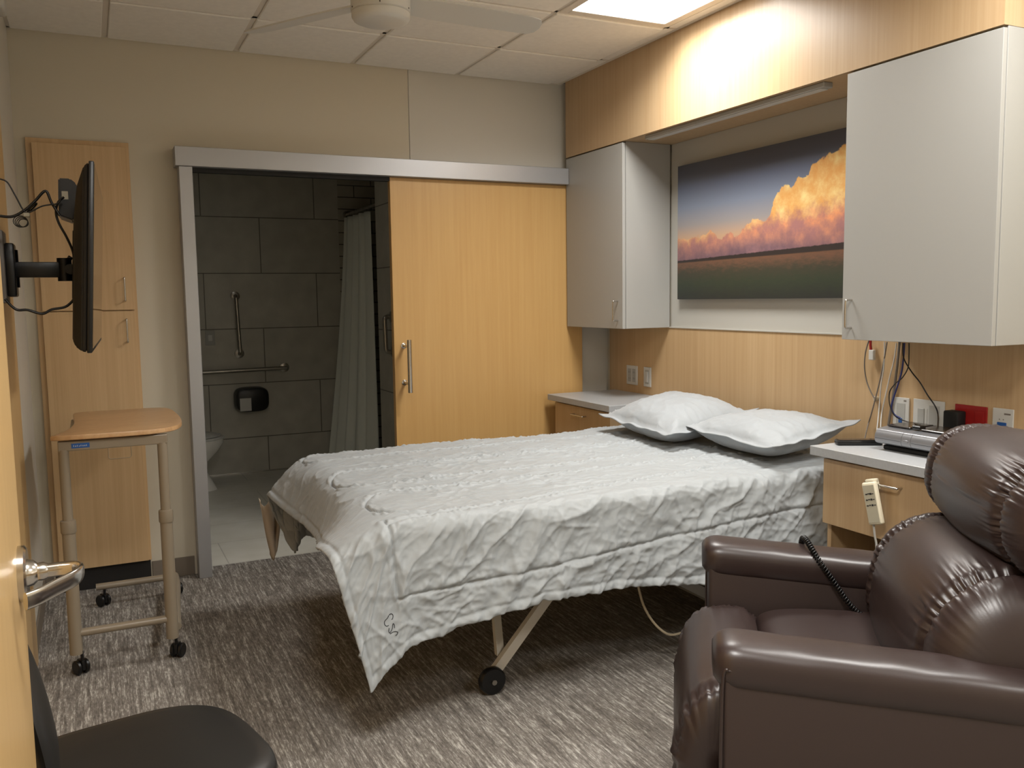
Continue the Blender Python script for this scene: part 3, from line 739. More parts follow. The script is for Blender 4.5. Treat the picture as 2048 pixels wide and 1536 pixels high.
# ---- pillows
def pillow(corners, T, label, seed, tb=None):
    """corners: front-near, front-far, back-far, back-near"""
    a,b,c,d = [Vector(v) for v in corners]; n = 64; tb = tb or T*.7
    def mid(s,t): return (a*(1-s)+b*s)*(1-t)+(d*(1-s)+c*s)*t      # s along y, t towards the head
    up = (b-a).cross(d-a).normalized(); up = up if up.z > 0 else -up
    fl = .05
    bm = B(); top = []; bot = []
    for i in range(n+1):
        rt_ = []; rb_ = []
        for j in range(n+1):
            s, t_ = i/n, j/n
            # pincushion outline
            m_ = mid(s,t_); cs = 2*s-1; ct = 2*t_-1; cen = mid(.5,.5)
            pull_ = 1-.07*(abs(ct)**2*(1-cs*cs)+abs(cs)**2*(1-ct*ct))
            m_ = cen+(m_-cen)*pull_
            e = min(1,abs(cs)/(1-fl*2)); f_ = min(1,abs(ct)/(1-fl*2))
            h = max(0,(1-e**2.6))*max(0,(1-f_**2.6)); h = h**.55
            ed = 1 if h <= 0 else 0
            cr = 0
            if h > 0:
                edge = math.exp(-h*3.2)
                ang = math.atan2(ct,cs)
                cr = .016*edge*(ridge(cs*3.2+seed,ct*3.2,seed,4)-.45)*1.6 + .006*nz2(cs*2.5+seed,ct*2.5,seed) + .010*crisp(math.atan2(ct*1.2,cs)*5+seed,math.hypot(cs,ct)*1.4,seed)*edge+.0045*crisp(cs*3-ct*2,ct*5+cs,seed+3)+.002*crisp(cs*9+ct*4,ct*11,seed+5)
            wv = .014*nz2(cs*3.4+seed,ct*3.4,seed+4)*max(abs(cs),abs(ct))**4
            lift = .022*(abs(cs)*abs(ct))**4
            rt_.append(m_+up*(T*h+cr+wv+lift+.002)); rb_.append(m_+up*(-tb*h+wv+lift-.002+(cr*.4)))
        top.append(rt_); bot.append(rb_)
    R1 = quadgrid(bm, top); R2 = quadgrid(bm, bot)
    def edge_of(R): return R[0]+[r[-1] for r in R[1:]]+R[-1][-2::-1]+[r[0] for r in R[-2:0:-1]]
    e1, e2 = edge_of(R1), edge_of(R2)
    for i in range(len(e1)): j = (i+1)%len(e1); bm.faces.new((e1[i],e1[j],e2[j],e2[i]))
    bmesh.ops.recalc_face_normals(bm, faces=bm.faces[:])
    return tag(obj('pillow', bm, 'pillow', smooth=180), label, 'pillow', 'white pillows at the head of the bed')
pillow([(2.27,3.13,.795),(2.31,3.79,.815),(2.86,3.88,.87),(2.84,3.20,.86)], .095, 'white pillow farther from the camera, tucked behind the other pillow', 3.1, .095)
pillow([(2.375,2.595,.812),(2.41,3.26,.822),(2.92,3.24,.85),(2.86,2.61,.878)], .064, 'white pillow nearest the camera, its flanged corner overhanging the bed', 8.7, .095)

# ================================================================== RECLINER
RO = Vector((1.443,1.774,0)); RF = Vector((-.806,.592,0)); RW = Vector((.592,.806,0))
def cw(a, w_, z): return RO+RF*a+RW*w_+Vector((0,0,z))
REC = thing('recliner', 'dark brown leather recliner armchair in the right foreground', 'armchair', tuple(cw(-.35,0,0)), rotz=math.atan2(RF.y,RF.x))
def rbox(a0,a1,w0,w1,z0,z1,bev,seg=3,fn=None):
    bm = B(); box(bm, a0,a1,w0,w1,z0,z1,bev,seg)
    for v in bm.verts: 
        c_ = fn(v.co) if fn else v.co; v.co = cw(*c_)
    bmesh.ops.recalc_face_normals(bm, faces=bm.faces[:]); return bm
for sgn in (-1,1):
    # arm pad: long rounded roll
    bm = B(); G = []
    nL, nA = 60, 40
    for i in range(nL+1):
        k = i/nL; a = .03-.72*k
        # rounded front nose
        e = min(1, (.03-a+.0001)/.055); sc = math.sqrt(max(0,1-(1-e)**2)); sc = .55+.45*sc
        zt = .688-.072*max(0,-a); row = []
        for j in range(nA):
            th = 2*math.pi*j/nA; cx = math.copysign(abs(math.cos(th))**.62, math.cos(th)); sz = math.copysign(abs(math.sin(th))**.72, math.sin(th))
            hw_ = .080; hh = .054
            dz = .002*nz2(k*9+sgn,th*1.5,2)
            row.append(cw(a, sgn*.388+cx*hw_*sc, zt-hh+sz*(hh+dz)*sc))
        G.append(row)
    R = quadgrid(bm, G, True); bm.faces.new(R[0][::-1]); bm.faces.new(R[-1]); bmesh.ops.recalc_face_normals(bm, faces=bm.faces[:])
    arm = obj('armrest', bm, 'leather', REC, smooth=60)
    # arm body below the roll
    def fn(c_): return (c_.x, c_.y, c_.z-(.072*max(0,-c_.x) if c_.z > .4 else 0))
    bm = rbox(-.80,.012, sgn*.388-.072, sgn*.388+.072, .04,.645,.012,3,fn); obj('side_panel', bm, 'leatherpanel', REC, smooth=60)
    bm = B(); tube(bm, [cw(.012,sgn*.388-sgn*-.072,.06),cw(.014,sgn*.46,.3),cw(.012,sgn*.46,.60),cw(.0,sgn*.463,.638)], .004, 8); tube(bm, [cw(.0,sgn*.463,.636),cw(-.3,sgn*.463,.614),cw(-.62,sgn*.463,.590)], .003, 8)
    obj('piping', bm, 'leather', REC, smooth=60)
# cushion built from a profile swept across the chair
def sweep(prof, wmax, seams, seed, bulge=.10, dip=.05, nW=180, end=.07, puck=.016, ctr=None):
    """prof: closed list of (a,z); scaled about ctr along w"""
    bm = B(); n = len(prof); ca = ctr[0] if ctr else sum(p[0] for p in prof)/n; cz = ctr[1] if ctr else sum(p[1] for p in prof)/n
    G = []
    for i in range(nW+1):
        w_ = -wmax+2*wmax*i/nW; aw = abs(w_)
        e = min(1,(wmax-aw)/end); s = (1-(1-e)**2)**.5 if e < 1 else 1
        s = .30+.70*s
        dmin = min([abs(w_-q) for q in seams] or [9])
        inner = 1-(w_/max([abs(q) for q in seams] or [wmax]))**2
        s *= 1+(bulge*max(0,inner)) - dip*math.exp(-(dmin/.016)**2)
        row = []
        for j,(a,z) in enumerate(prof):
            th = j/n
            pk = puck*math.exp(-dmin/.034)*(ridge(th*62+seed, 3*(1 if w_ > 0 else -1)+w_*4, seed, 2)-.45)*(.5+1.0*abs(nz2(th*9,w_*3,seed+8))*2)
            pk += .006*nz2(th*5+seed, w_*4, seed+2)
            d = Vector((a-ca, z-cz)); L_ = d.length or 1
            k = s+pk/L_
            row.append(cw(ca+d.x*k, w_, cz+d.y*k))
        G.append(row)
    R = quadgrid(bm, G, True); bm.faces.new(R[0][::-1]); bm.faces.new(R[-1]); bmesh.ops.recalc_face_normals(bm, faces=bm.faces[:]); return bm
def sell(ca, cz, ra, rz, n=340, e=.85, tilt=0):
    out = []
    for i in range(n):
        t_ = 2*math.pi*i/n; x = ra*math.copysign(abs(math.cos(t_))**e,math.cos(t_)); y = rz*math.copysign(abs(math.sin(t_))**e,math.sin(t_))
        out.append((ca+x*math.cos(tilt)-y*math.sin(tilt), cz+x*math.sin(tilt)+y*math.cos(tilt)))
    return out
bm = sweep(sell(-.622,.595,.195,.215,e=.9,tilt=.12), .385, (-.25,.25), 1.0, bulge=.10, dip=.10, end=.11); obj('back_cushion', bm, 'leather', REC, smooth=180)
bm = sweep(sell(-.742,.920,.165,.140,e=.88,tilt=.15), .40, (-.25,.25), 5.0, bulge=.12, dip=.10, end=.12); obj('headrest', bm, 'leather', REC, smooth=180)
bm = rbox(-.95,-.70,-.37,.37,.12,1.0,.05,4, lambda c_: (c_.x-.10*max(0,c_.z-.4), c_.y, c_.z)); obj('back_frame', bm, 'leatherpanel', REC, smooth=60)
# seat: rear section and waterfall footrest section
bm = sweep(sell(-.36,.425,.245,.093,e=.5), .306, (), 9.0, bulge=.0, dip=0, end=.03, puck=0); obj('seat', bm, 'leather', REC, smooth=180)
prof = [(p.x,p.y) for p in spline([(-.115,.46,0),(-.105,.503,0),(-.05,.524,0),(.02,.516,0),(.075,.475,0),(.105,.39,0),(.112,.30,0),(.105,.18,0),(.085,.10,0),(.05,.085,0),(.02,.12,0),(.0,.25,0),(-.03,.36,0),(-.09,.40,0),(-.115,.44,0)],9)][:-1]
bm = sweep(prof, .320, (-.27,.27), 12.0, bulge=.02, dip=.06, end=.05, puck=.030, ctr=(.03,.33)); obj('footrest', bm, 'leather', REC, smooth=180)
bm = rbox(-.75,-.02,-.305,.305,.06,.32,.01,2); obj('base', bm, 'blackmatte', REC)
# coiled cord of the hand control hanging over the far arm
bm = B(); path = spline([cw(-.30,.50,.50),cw(-.275,.475,.63),cw(-.27,.43,.682),cw(-.275,.37,.690),cw(-.30,.315,.650),cw(-.335,.30,.60),cw(-.385,.285,.53),cw(-.43,.25,.50)], 14)
L_ = [0]
for a_,b_ in zip(path,path[1:]): L_.append(L_[-1]+(b_-a_).length)
pts = []; nn = None
for i in range(0, len(path)-1):
    for k in range(10):
        f = k/10; p = path[i].lerp(path[i+1], f); tt = (path[i+1]-path[i]).normalized()
        if nn is None: nn = tt.orthogonal().normalized()
        nn = (nn-tt*nn.dot(tt)).normalized(); bi = tt.cross(nn); s_ = L_[i]+(L_[i+1]-L_[i])*f; ph = s_*2*math.pi/.0085
        pts.append(p+(nn*math.cos(ph)+bi*math.sin(ph))*.0065)
tube(bm, pts, .0028, 6, 1, False); obj('coil_cord', bm, 'black', REC, 'black coiled cord over the far arm', smooth=180)

# ================================================================== OVERBED TABLE
T = thing('overbed_table', 'rolling overbed table with contoured oak top and taupe metal legs in front of the wardrobe', 'table', (.08,4.0,0))
out = [(p.x,p.y) for p in spline([(-.158,3.645,0),(-.13,3.632,0),(-.06,3.625,0),(.08,3.620,0),(.20,3.63,0),(.275,3.68,0),(.312,3.78,0),(.325,3.95,0),(.322,4.15,0),(.312,4.29,0),(.285,4.365,0),(.20,4.39,0),(.05,4.392,0),(-.05,4.39,0),(-.088,4.365,0),(-.090,4.25,0),(-.084,4.10,0),(-.086,3.95,0),(-.102,3.82,0),(-.132,3.71,0),(-.158,3.645,0)],6)][:-1]
def inset(poly, d):
    n = len(poly); r = []
    for i in range(n):
        t_ = (Vector(poly[(i+1)%n])-Vector(poly[i-1])).normalized(); r.append((poly[i][0]-t_.y*d, poly[i][1]+t_.x*d))
    return r
bm = B(); R = quadgrid(bm, [[Vector((x,y,z)) for x,y in pl] for pl,z in ((inset(out,.004),.917),(out,.920),(out,.932),(inset(out,.0015),.9358),(inset(out,.005),.937))], True)
bm.faces.new(R[0][::-1]); bm.faces.new(R[-1]); bmesh.ops.triangulate(bm, faces=[f for f in bm.faces if len(f.verts) > 4]); bmesh.ops.recalc_face_normals(bm, faces=bm.faces[:])
obj('tabletop', bm, 'tabletop', T, smooth=30)
bm = B(); box(bm, -.136,.248,3.645,3.675,.874,.912,.004,2); box(bm, -.10,.21,3.675,4.30,.898,.9165,.004,2); obj('apron', bm, 'taupe', T)
bm = B(); box(bm, -.090,-.028,3.6435,3.6452,.884,.902,.0004,1); stk = obj('maker_sticker', bm, 'blue', T, 'small blue sticker with white lettering')
bm = B()
for k,(h_,w_) in enumerate(((.006,.002),(.004,.003),(.0055,.002),(.003,.003),(.0055,.002),(.004,.003),(.004,.003),(.0055,.002))): box(bm, -.083+k*.0062,-.083+k*.0062+w_,3.6431,3.6434,.890,.890+h_)
obj('sticker_lettering', bm, 'white', stk)
for (xa,xb) in ((-.118,-.112),(.228,.232)):
    bm = B(); cyl(bm, (xa,3.66,.88),(xa,3.66,.56),.0185,.0185,24); lg = obj('leg', bm, 'taupe', T, smooth=40)
    bm = B(); cyl(bm, (xa,3.66,.085),(xa,3.66,.60),.0235,.0235,24); obj('lower_leg', bm, 'taupe', T, smooth=40)
    bm = B(); lathe(bm, [(.020,.61),(.0265,.608),(.0275,.60),(.0275,.565),(.026,.56),(.0235,.56)], (xa,3.66,0), 'z', 28); obj('collar', bm, 'taupe', lg, smooth=40)
bm = B(); cyl(bm, (-.112,3.66,.165),(.23,3.66,.165),.0155); obj('stretcher', bm, 'taupe', T, smooth=40)
bm = B(); tube(bm, [(.25,3.68,.12),(.27,3.95,.11),(.30,4.30,.10),(.305,4.46,.10)], .0155, 12); obj('side_rail', bm, 'taupe', T, smooth=60)
bm = B(); cyl(bm, (-.045,4.455,.098),(.31,4.455,.098),.0155); obj('rear_bar', bm, 'taupe', T, smooth=40)
for (x,y,an,z) in ((-.100,3.655,.5,.085),(.240,3.655,-.5,.085),(-.010,4.455,.6,.085),(.312,4.47,.2,.085)):
    bm = B(); Rm = Matrix.Translation((x,y,0)) @ Matrix.Rotation(an,4,'Z')
    for sx in (-.016,.016):
        b2 = B(); lathe(b2, [(.004,-.008),(.024,-.008),(.0285,-.004),(.0285,.004),(.024,.008),(.004,.008)], (sx,.012,.0285), 'x', 24)
        me = bpy.data.meshes.new('t'); b2.to_mesh(me); b2.free(); me.transform(Rm); bm.from_mesh(me); bpy.data.meshes.remove(me)
    b2 = B(); box(b2, -.0075,.0075,-.012,.030,.018,.058,.004,2); cyl(b2,(0,0,.05),(0,0,z+.01),.006,seg=12)
    me = bpy.data.meshes.new('t'); b2.to_mesh(me); b2.free(); me.transform(Rm); bm.from_mesh(me); bpy.data.meshes.remove(me)
    obj('caster', bm, 'black', T, 'black twin wheel caster', smooth=40)

# ================================================================== TELEVISION AND ARM
tvx = lambda y, z: .001+.034*(y-2.75)/.95+.034*(z-1.29)/.535
TV = thing('television', 'flat black television on a swing arm seen from the side', 'television', (-.0,3.22,1.29))
TMat = Matrix.Identity(4)
def tvp(dx, y, z): return Vector((tvx(y,z)+dx, y, z))
def tvbox(dx0,dx1,y0,y1,z0,z1,bev):
    bm = B(); box(bm, dx0,dx1,y0,y1,z0,z1,bev,2)
    for v in bm.verts: v.co = tvp(*v.co)
    return bm
y0,y1,z0,z1 = 2.75,3.70,1.285,1.822
obj('bezel', tvbox(-.014,.0,y0,y1,z0,z1,.003), 'black', TV, smooth=40)
obj('screen', tvbox(-.0005,.0008,y0+.008,y1-.008,z0+.012,z1-.008,.0002), 'screen', TV, 'glossy dark screen')
bm = B(); R = []
for dx,g_,zt in ((-.014,.006,0),(-.028,.014,0.01),(-.046,.05,.05),(-.056,.10,.13)):
    R.append([tvp(dx,y0+g_,z0+g_*.35), tvp(dx,y1-g_,z0+g_*.35), tvp(dx,y1-g_,z1-g_*.3-zt), tvp(dx,y0+g_,z1-g_*.3-zt)])
q = quadgrid(bm, R, True); bm.faces.new(q[-1]); bm.faces.new(q[0][::-1]); bmesh.ops.recalc_face_normals(bm, faces=bm.faces[:])
bmesh.ops.bevel(bm, geom=bm.edges[:], offset=.004, segments=2, affect='EDGES'); obj('back_cover', bm, 'blackmatte', TV, smooth=30)
ARM = thing('tv_arm', 'black swing arm holding the television off the left wall', 'wall mount', (-.26,3.25,1.43))
bm = B(); box(bm, -.2618,-.232,3.19,3.31,1.43,1.66,.006,2); obj('wall_plate', bm, 'greycord', ARM, smooth=40)
bm = B(); box(bm, -.232,-.205,3.20,3.30,1.45,1.62,.006,2); cyl(bm, (-.215,3.25,1.48),(-.215,3.25,1.60),.018); obj('wall_bracket', bm, 'black', ARM, smooth=40)
bm = B(); box(bm, -.215,-.062,3.235,3.265,1.512,1.562,.004,2); obj('arm', bm, 'black', ARM, smooth=40)
bm = B(); cyl(bm, (-.066,3.25,1.50),(-.066,3.25,1.575),.022); cyl(bm, (-.048,3.21,1.538),(-.048,3.29,1.538),.017); cyl(bm,(-.070,3.25,1.545),(-.045,3.25,1.580),.008); obj('pivot', bm, 'black', ARM, smooth=40)
bm = B()
for v in box(bm, -.074,-.0575,3.16,3.34,1.44,1.66,.003,2): v.co = tvp(v.co.x+.0, v.co.y, v.co.z)
obj('mounting_plate', bm, 'black', ARM)
# power brick and cables behind the TV
t = thing('power_adapter', 'black adapter box strapped behind the top of the television', 'power adapter', (-.06,3.2,1.66))
dx_ = .030
bm = B(); 
R = [[Vector((x+dx_,y,z)) for x,z in ((-.100,1.70),(-.060,1.685),(-.038,1.76),(-.045,1.80),(-.062,1.815),(-.095,1.815),(-.098,1.76))] for y in (3.10,3.24)]
q = quadgrid(bm, R, True); bm.faces.new(q[0][::-1]); bm.faces.new(q[1]); bmesh.ops.recalc_face_normals(bm, faces=bm.faces[:]); bmesh.ops.bevel(bm, geom=bm.edges[:], offset=.004, segments=2, affect='EDGES')
obj('case', bm, 'black', t, smooth=30)
bm = B(); box(bm, -.088+dx_,-.070+dx_,3.0985,3.10,1.75,1.775,.0004,1); obj('rating_label', bm, 'creamgrey', t)
bm = B(); box(bm, -.036,-.014,3.13,3.21,1.75,1.79,.004,1); obj('bracket', bm, 'blackmatte', t)
def px_tube(name, pts, ax, val, r, m, label, cat='cable', group=None):
    bm = B(); P = []
    for i,q in enumerate(pts):
        v = q[2] if len(q) > 2 else val
        P.append(at(q[0],q[1],ax,v))
    tube(bm, P, r, 8, 6); return tag(obj(name, bm, m, smooth=60), label, cat, group)
px_tube('cable', [(0,432),(25,433),(50,420),(70,402),(91,382),(103,405),(120,432)], 'y', 3.05, .0042, 'black', 'thick black cable arching from the left wall to the adapter behind the television', group='black cables behind the television')
px_tube('cable', [(0,358),(15,365),(30,390),(48,422),(60,424),(85,412),(115,407),(122,398),(128,394)], 'y', 3.04, .0022, 'black', 'thin black cable looping from the left wall toward the adapter', group='black cables behind the television')
px_tube('cable', [(128,394),(116,405),(112,425),(118,447),(132,472),(144,498),(148,515)], 'y', 3.06, .0036, 'black', 'black cable dropping from the adapter to the mounting plate', group='black cables behind the television')
px_tube('cable', [(10,598),(24,613),(36,620),(55,620),(75,626),(88,627),(104,619),(130,614),(145,602),(150,592)], 'y', 3.06, .004, 'black', 'black cable sagging below the swing arm to the television', group='black cables behind the television')
bm = B()
for k in range(4):
    c_ = at(41+k*2,443+k,'y',3.045+k*.006); rr = .019-.002*k
    tube(bm, [c_+Vector((rr*math.cos(a_),0,rr*.9*math.sin(a_))) for a_ in [2*math.pi*i/20 for i in range(21)]], 
.0013, 6, 1)
c_ = at(64,415,'y',3.045)
for k in range(3): tube(bm, [c_+Vector((.012*math.cos(a_)+.006*math.sin(a_),.004*k,.016*math.sin(a_)*.6+.010*math.cos(a_))) for a_ in [2*math.pi*i/20 for i in range(21)]], .0022, 6, 1)
t = thing('cable_bundle', 'coiled black cable bundle tied in the middle beside the left wall', 'cable bundle', tuple(c_))
obj('coil', bm, 'black', t, smooth=60)
bm = B(); c_ = at(53,430,'y',3.045); box(bm, c_.x-.009,c_.x+.009,c_.y-.010,c_.y+.012,c_.z-.006,c_.z+.006,.002,1); obj('tie', bm, 'creamgrey', t, 'pale twist tie')
# outlets on the wood panel at the left
t = thing('wall_outlet', 'dark outlet box at the left edge, above the swing arm', 'outlet', (-.26,3.1,1.74)); 
bm = B(); box(bm, -.2618,-.245,3.07,3.15,1.70,1.80,.004,1); obj('box', bm, 'blackmatte', t)
bm = B(); lathe(bm, [(.022,0),(.022,.018),(.012,.022)], (-.2617,3.11,1.665), 'x', 20); obj('plug', bm, 'black', t, smooth=40)
# black guest chair
GC = thing('guest_chair', 'black vinyl guest chair at the bottom left, back to the entry door', 'chair', (.05,1.88,0), rotz=.22)
Mr = Matrix.Translation((.050,1.885,0)) @ Matrix.Rotation(.22,4,'Z')
def loc(bm_):
    bm_.transform(Mr); return bm_
bm = B(); rows = []
for (z,s) in ((.415,.90),(.425,.97),(.445,1.0),(.462,.985),(.474,.94),(.480,.82),(.482,.5),(.482,.15)):
    rows.append([Vector((.245*s*math.copysign(abs(math.cos(a))**.62,math.cos(a)), .232*s*math.copysign(abs(math.sin(a))**.62,math.sin(a)), z+.014-(.012*(math.cos(a)) if s > .6 else 0))) for a in [2*math.pi*i/56 for i in range(56)]])
R = quadgrid(bm, rows, True); bm.faces.new(R[-1]); bm.faces.new(R[0][::-1]); bmesh.ops.recalc_face_normals(bm, faces=bm.faces[:]); obj('seat', loc(bm), 'vinyl', GC, smooth=60)
bm = B(); R = []
for i in range(13):
    k = i/12; z = .485+.35*k; row = []
    hw_ = .232; sc = math.sin(math.pi*min(1,max(0,(k*.94+.03))))**(.75 if k < .5 else .5)
    for a in [2*math.pi*q_/28 for q_ in range(28)]:
        row.append(Vector((-.172-.05*k+.028*sc*math.cos(a)-.02*math.sin(a)**2, hw_*sc*math.sin(a), z)))
    R.append(row)
q = quadgrid(bm, R, True); bm.faces.new(q[-1]); bm.faces.new(q[0][::-1]); bmesh.ops.recalc_face_normals(bm, faces=bm.faces[:]); obj('backrest', loc(bm), 'vinyl', GC, smooth=60)
bm = B(); tube(bm, [(-.165,2.045,.60),(-.15,2.04,.55),(-.125,2.03,.49),(-.09,2.01,.448),(-.03,1.98,.432)], .013, 10); obj('back_support', bm, 'black', GC, smooth=60)
for y_ in (-.15,):
    bm = B(); tube(bm, [(-.10,y_,.42),(-.17,y_,.43),(-.205,y_,.50),(-.215,y_,.60)], .014, 10); obj('back_support', loc(bm), 'black', GC, smooth=60)
for sx in (-1,1):
    for sy in (-1,1):
        bm = B(); tube(bm, [(sx*.17,sy*.17,.418),(sx*.195,sy*.19,.2),(sx*.215,sy*.205,.003)], .012, 10); obj('leg', loc(bm), 'black', GC, smooth=60)
bm = B(); box(bm, -.18,.18,-.18,.18,.395,.428,.01,1); obj('seat_frame', loc(bm), 'black', GC)

# ================================================================== CEILING FAN
FC = Vector((.945,2.95,0))
t = thing('ceiling_fan', 'white ceiling fan with flat blades and a round frosted light', 'ceiling fan', (.945,2.95,2.352))
bm = B(); lathe(bm, [(.03,2.52),(.06,2.54),(.065,2.69),(.075,2.6989)], FC, 'z', 40); obj('canopy', bm, 'fan', t, smooth=40)
bm = B(); lathe(bm, [(.095,2.387),(.1005,2.392),(.1005,2.50),(.09,2.515),(.04,2.53)], FC, 'z', 56); obj('motor_housing', bm, 'fan', t, smooth=40)
for a in (-.6,.6,1.9,3.2,4.5): 
    bm = B(); p = FC+Vector((.1002*math.cos(a-1.3),.1002*math.sin(a-1.3),2.397)); cyl(bm, p, p+Vector((math.cos(a-1.3),math.sin(a-1.3),0))*.0015, .0025, seg=10); obj('screw', bm, 'black', t)
bm = B(); lathe(bm, [(.0985,2.3868),(.0985,2.374),(.092,2.364),(.075,2.357),(.04,2.353),(.002,2.352)], FC, 'z', 56); obj('light_bowl', bm, 'fan', t, 'frosted white light bowl', smooth=50)
for a0 in (3,123,243):
    a0 = math.radians(a0); bm = B(); e1 = Vector((math.cos(a0),math.sin(a0),0)); e2 = Vector((-e1.y,e1.x,0)); pit = math.radians(-13)
    e3 = e2*math.cos(pit)+Vector((0,0,1))*math.sin(pit); nn_ = e1.cross(e3)
    outl = [(.08,-.045),(.20,-.060),(.40,-.062),(.56,-.055),(.605,-.045),(.622,-.02),(.628,.01),(.622,.04),(.60,.058),(.40,.062),(.20,.060),(.08,.045)]
    top = [bm.verts.new(FC+Vector((0,0,2.428))+e1*x+e3*y+nn_*.003) for x,y in outl]; bot = [bm.verts.new(FC+Vector((0,0,2.428))+e1*x+e3*y-nn_*.003) for x,y in outl]
    bm.faces.new(top); bm.faces.new(bot[::-1])
    for i in range(len(outl)): j = (i+1)%len(outl); bm.faces.new((top[j],top[i],bot[i],bot[j]))
    bmesh.ops.recalc_face_normals(bm, faces=bm.faces[:]); obj('blade', bm, 'fan', t)
# camera dome and white fixture, top left
t = thing('ceiling_dome', 'dark dome on the ceiling at the top left, cut by the frame', 'dome camera', (-.13,4.10,2.66))
bm = B(); lathe(bm, [(.055,2.6985),(.055,2.688),(.05,2.685)], (-.115,4.09,0), 'z', 32); obj('ring', bm, 'blackmatte', t, smooth=40)
bm = B(); lathe(bm, [(.048,2.685),(.044,2.668),(.028,2.655),(.003,2.65)], (-.115,4.09,0), 'z', 32); obj('lens_dome', bm, 'black', t, smooth=50)
t = thing('wall_sensor', 'white boxy sensor high on the left wall at the picture corner', 'sensor', (-.26,4.13,2.58))
bm = B(); box(bm, XL+.0005,-.232,4.02,4.16,2.575,2.69,.012,3); obj('housing', bm, 'white', t, smooth=50)
bm = B(); lathe(bm, [(.010,0),(.010,-.004)], (-.25,4.02,2.61), 'y', 16); obj('lens', bm, 'greycord', t)

# ================================================================== WALL PLATES
XP = 2.955
def plate(name, y0, y1, z0, z1, m, label, cat, items, group=None):
    t = thing(name, label, cat, (XP,(y0+y1)/2,z0), group)
    bm = B(); box(bm, XP-.006,XP-.0003,y0,y1,z0,z1,.002,2); obj('plate', bm, m, t)
    for (nm,a,b,c,d,th,mm) in items:
        bm = B(); box(bm, XP-.006-th,XP-.0061,a,b,c,d,min(.0015,th*.4),1); obj(nm, bm, mm, t)
    return t
sl = []
for yy in (4.478,4.430):
    sl += [('socket_face',yy-.017,yy+.017,.905,.985,.0015,'platetone'),('slot',yy-.009,yy-.006,.958,.970,.0018,'ink'),('slot',yy+.004,yy+.007,.958,.970,.0018,'ink'),('slot',yy-.009,yy-.006,.920,.932,.0018,'ink'),('slot',yy+.004,yy+.007,.920,.932,.0018,'ink')]
plate('power_outlet', 4.397,4.512,.888,1.004,'white','white double power outlet above the far nightstand','outlet',sl)
plate('light_switch', 4.255,4.328,.888,1.004,'white','white rocker light switch right of the double outlet','switch',[('switch_frame',4.272,4.311,.905,.987,.0015,'platetone'),('rocker',4.279,4.304,.915,.977,.005,'white')])
plate('data_outlet', 2.452,2.530,.880,.998,'white','white data outlet plate with blue jack behind the silver machine','outlet',[('jack',2.482,2.500,.895,.915,.003,'blue'),('insert',2.470,2.512,.885,.975,.0012,'platetone'),('label_strip',2.465,2.478,.983,.989,.0006,'greycord')])
plate('wall_switch', 2.290,2.432,.872,1.000,'white','wide white switch plate between the data outlet and the red outlet','switch',[('rocker',2.378,2.408,.905,.965,.005,'platetone'),('slider',2.366,2.374,.905,.965,.003,'white'),('blank_insert',2.310,2.358,.89,.98,.0012,'platetone')])
plate('emergency_outlet', 2.112,2.245,.880,.998,'red','red outlet plate behind the recliner headrest','outlet',[('socket_face',2.125,2.160,.90,.98,.0015,'red')])
plate('network_outlet', 2.010,2.090,.885,1.000,'white','white outlet plate with a wide blue jack, rightmost by the headrest','outlet',[('jack',2.034,2.070,.925,.950,.003,'blue'),('label_strip',2.02,2.045,.978,.984,.0006,'greycord'),('indicator',2.045,2.049,.958,.962,.0008,'greycord'),('indicator',2.060,2.064,.958,.962,.0008,'greycord')])
bm = B(); box(bm, XP-.055,XP-.0065,2.195,2.258,.885,.975,.006,2); tag(obj('plug_adapter', bm, 'blackmatte', smooth=40), 'black plug-in adapter on the red outlet plate', 'adapter')

# silver machine (box with rounded front), remote, pendant control
t = thing('breathing_machine', 'silver rounded bedside machine with dark glass top on the right nightstand', 'medical device', (2.74,2.15,.841))
def mach(y0,y1,grow=0,x0=2.615,x1=2.80):
    bm = B(); prof = [(p.x,p.y) for p in spline([(x0+.045,.858,0),(x0+.008,.868,0),(x0-grow,.888,0),(x0+.008,.910,0),(x0+.035,.922+grow,0),(x1,.930,0)],5)]+[(x1,.858)]
    R = [[Vector((x,y,z)) for x,z in prof] for y in (y0,y1)]
    q = quadgrid(bm, R, True); bm.faces.new(q[0][::-1]); bm.faces.new(q[1]); bmesh.ops.recalc_face_normals(bm, faces=bm.faces[:]); return bm
obj('housing', mach(2.205,2.322), 'silver', t, smooth=40)
obj('button_band', mach(2.165,2.2035,-.0), 'silver', t, smooth=40)
obj('water_tub_cover', mach(1.90,2.1635), 'silver', t, smooth=40)
bm = B(); box(bm, 2.645,2.80,1.91,2.31,.841,.858,.004,1); obj('base', bm, 'blackmatte', t)
bm = B(); box(bm, 2.668,2.795,2.212,2.312,.9255,.9325,.002,1); box(bm, 2.668,2.795,1.905,2.165,.9255,.9325,.002,1); obj('top_window', bm, 'darkglass', t, 'smoked glossy top')
bm = B(); box(bm, 2.609,2.619,2.173,2.195,.884,.894,.003,2); obj('button', bm, 'silver', t, smooth=40)
bm = B(); tube(bm, [(2.6150,1.92,.8855),(2.6150,2.16,.8855)],.0009,6,1,False); tube(bm, [(2.6150,2.208,.8855),(2.6150,2.320,.8855)],.0009,6,1,False); obj('parting_line', bm, 'ink', t)
bm = B(); box(bm, 2.665,2.70,2.168,2.202,.929,.942,.003,1); obj('connector', bm, 'black', t)
t = thing('remote_control', 'black remote control lying on the right nightstand beside the machine', 'remote control', (2.64,2.42,.8405), rotz=0)
Mr2 = Matrix.Translation((2.645,2.425,.8405)) @ Matrix.Rotation(math.radians(-30),4,'Z')
bm = B(); box(bm, -.085,.085,-.024,.024,0,.020,.006,2); bm.transform(Mr2); obj('case', bm, 'black', t, smooth=40)
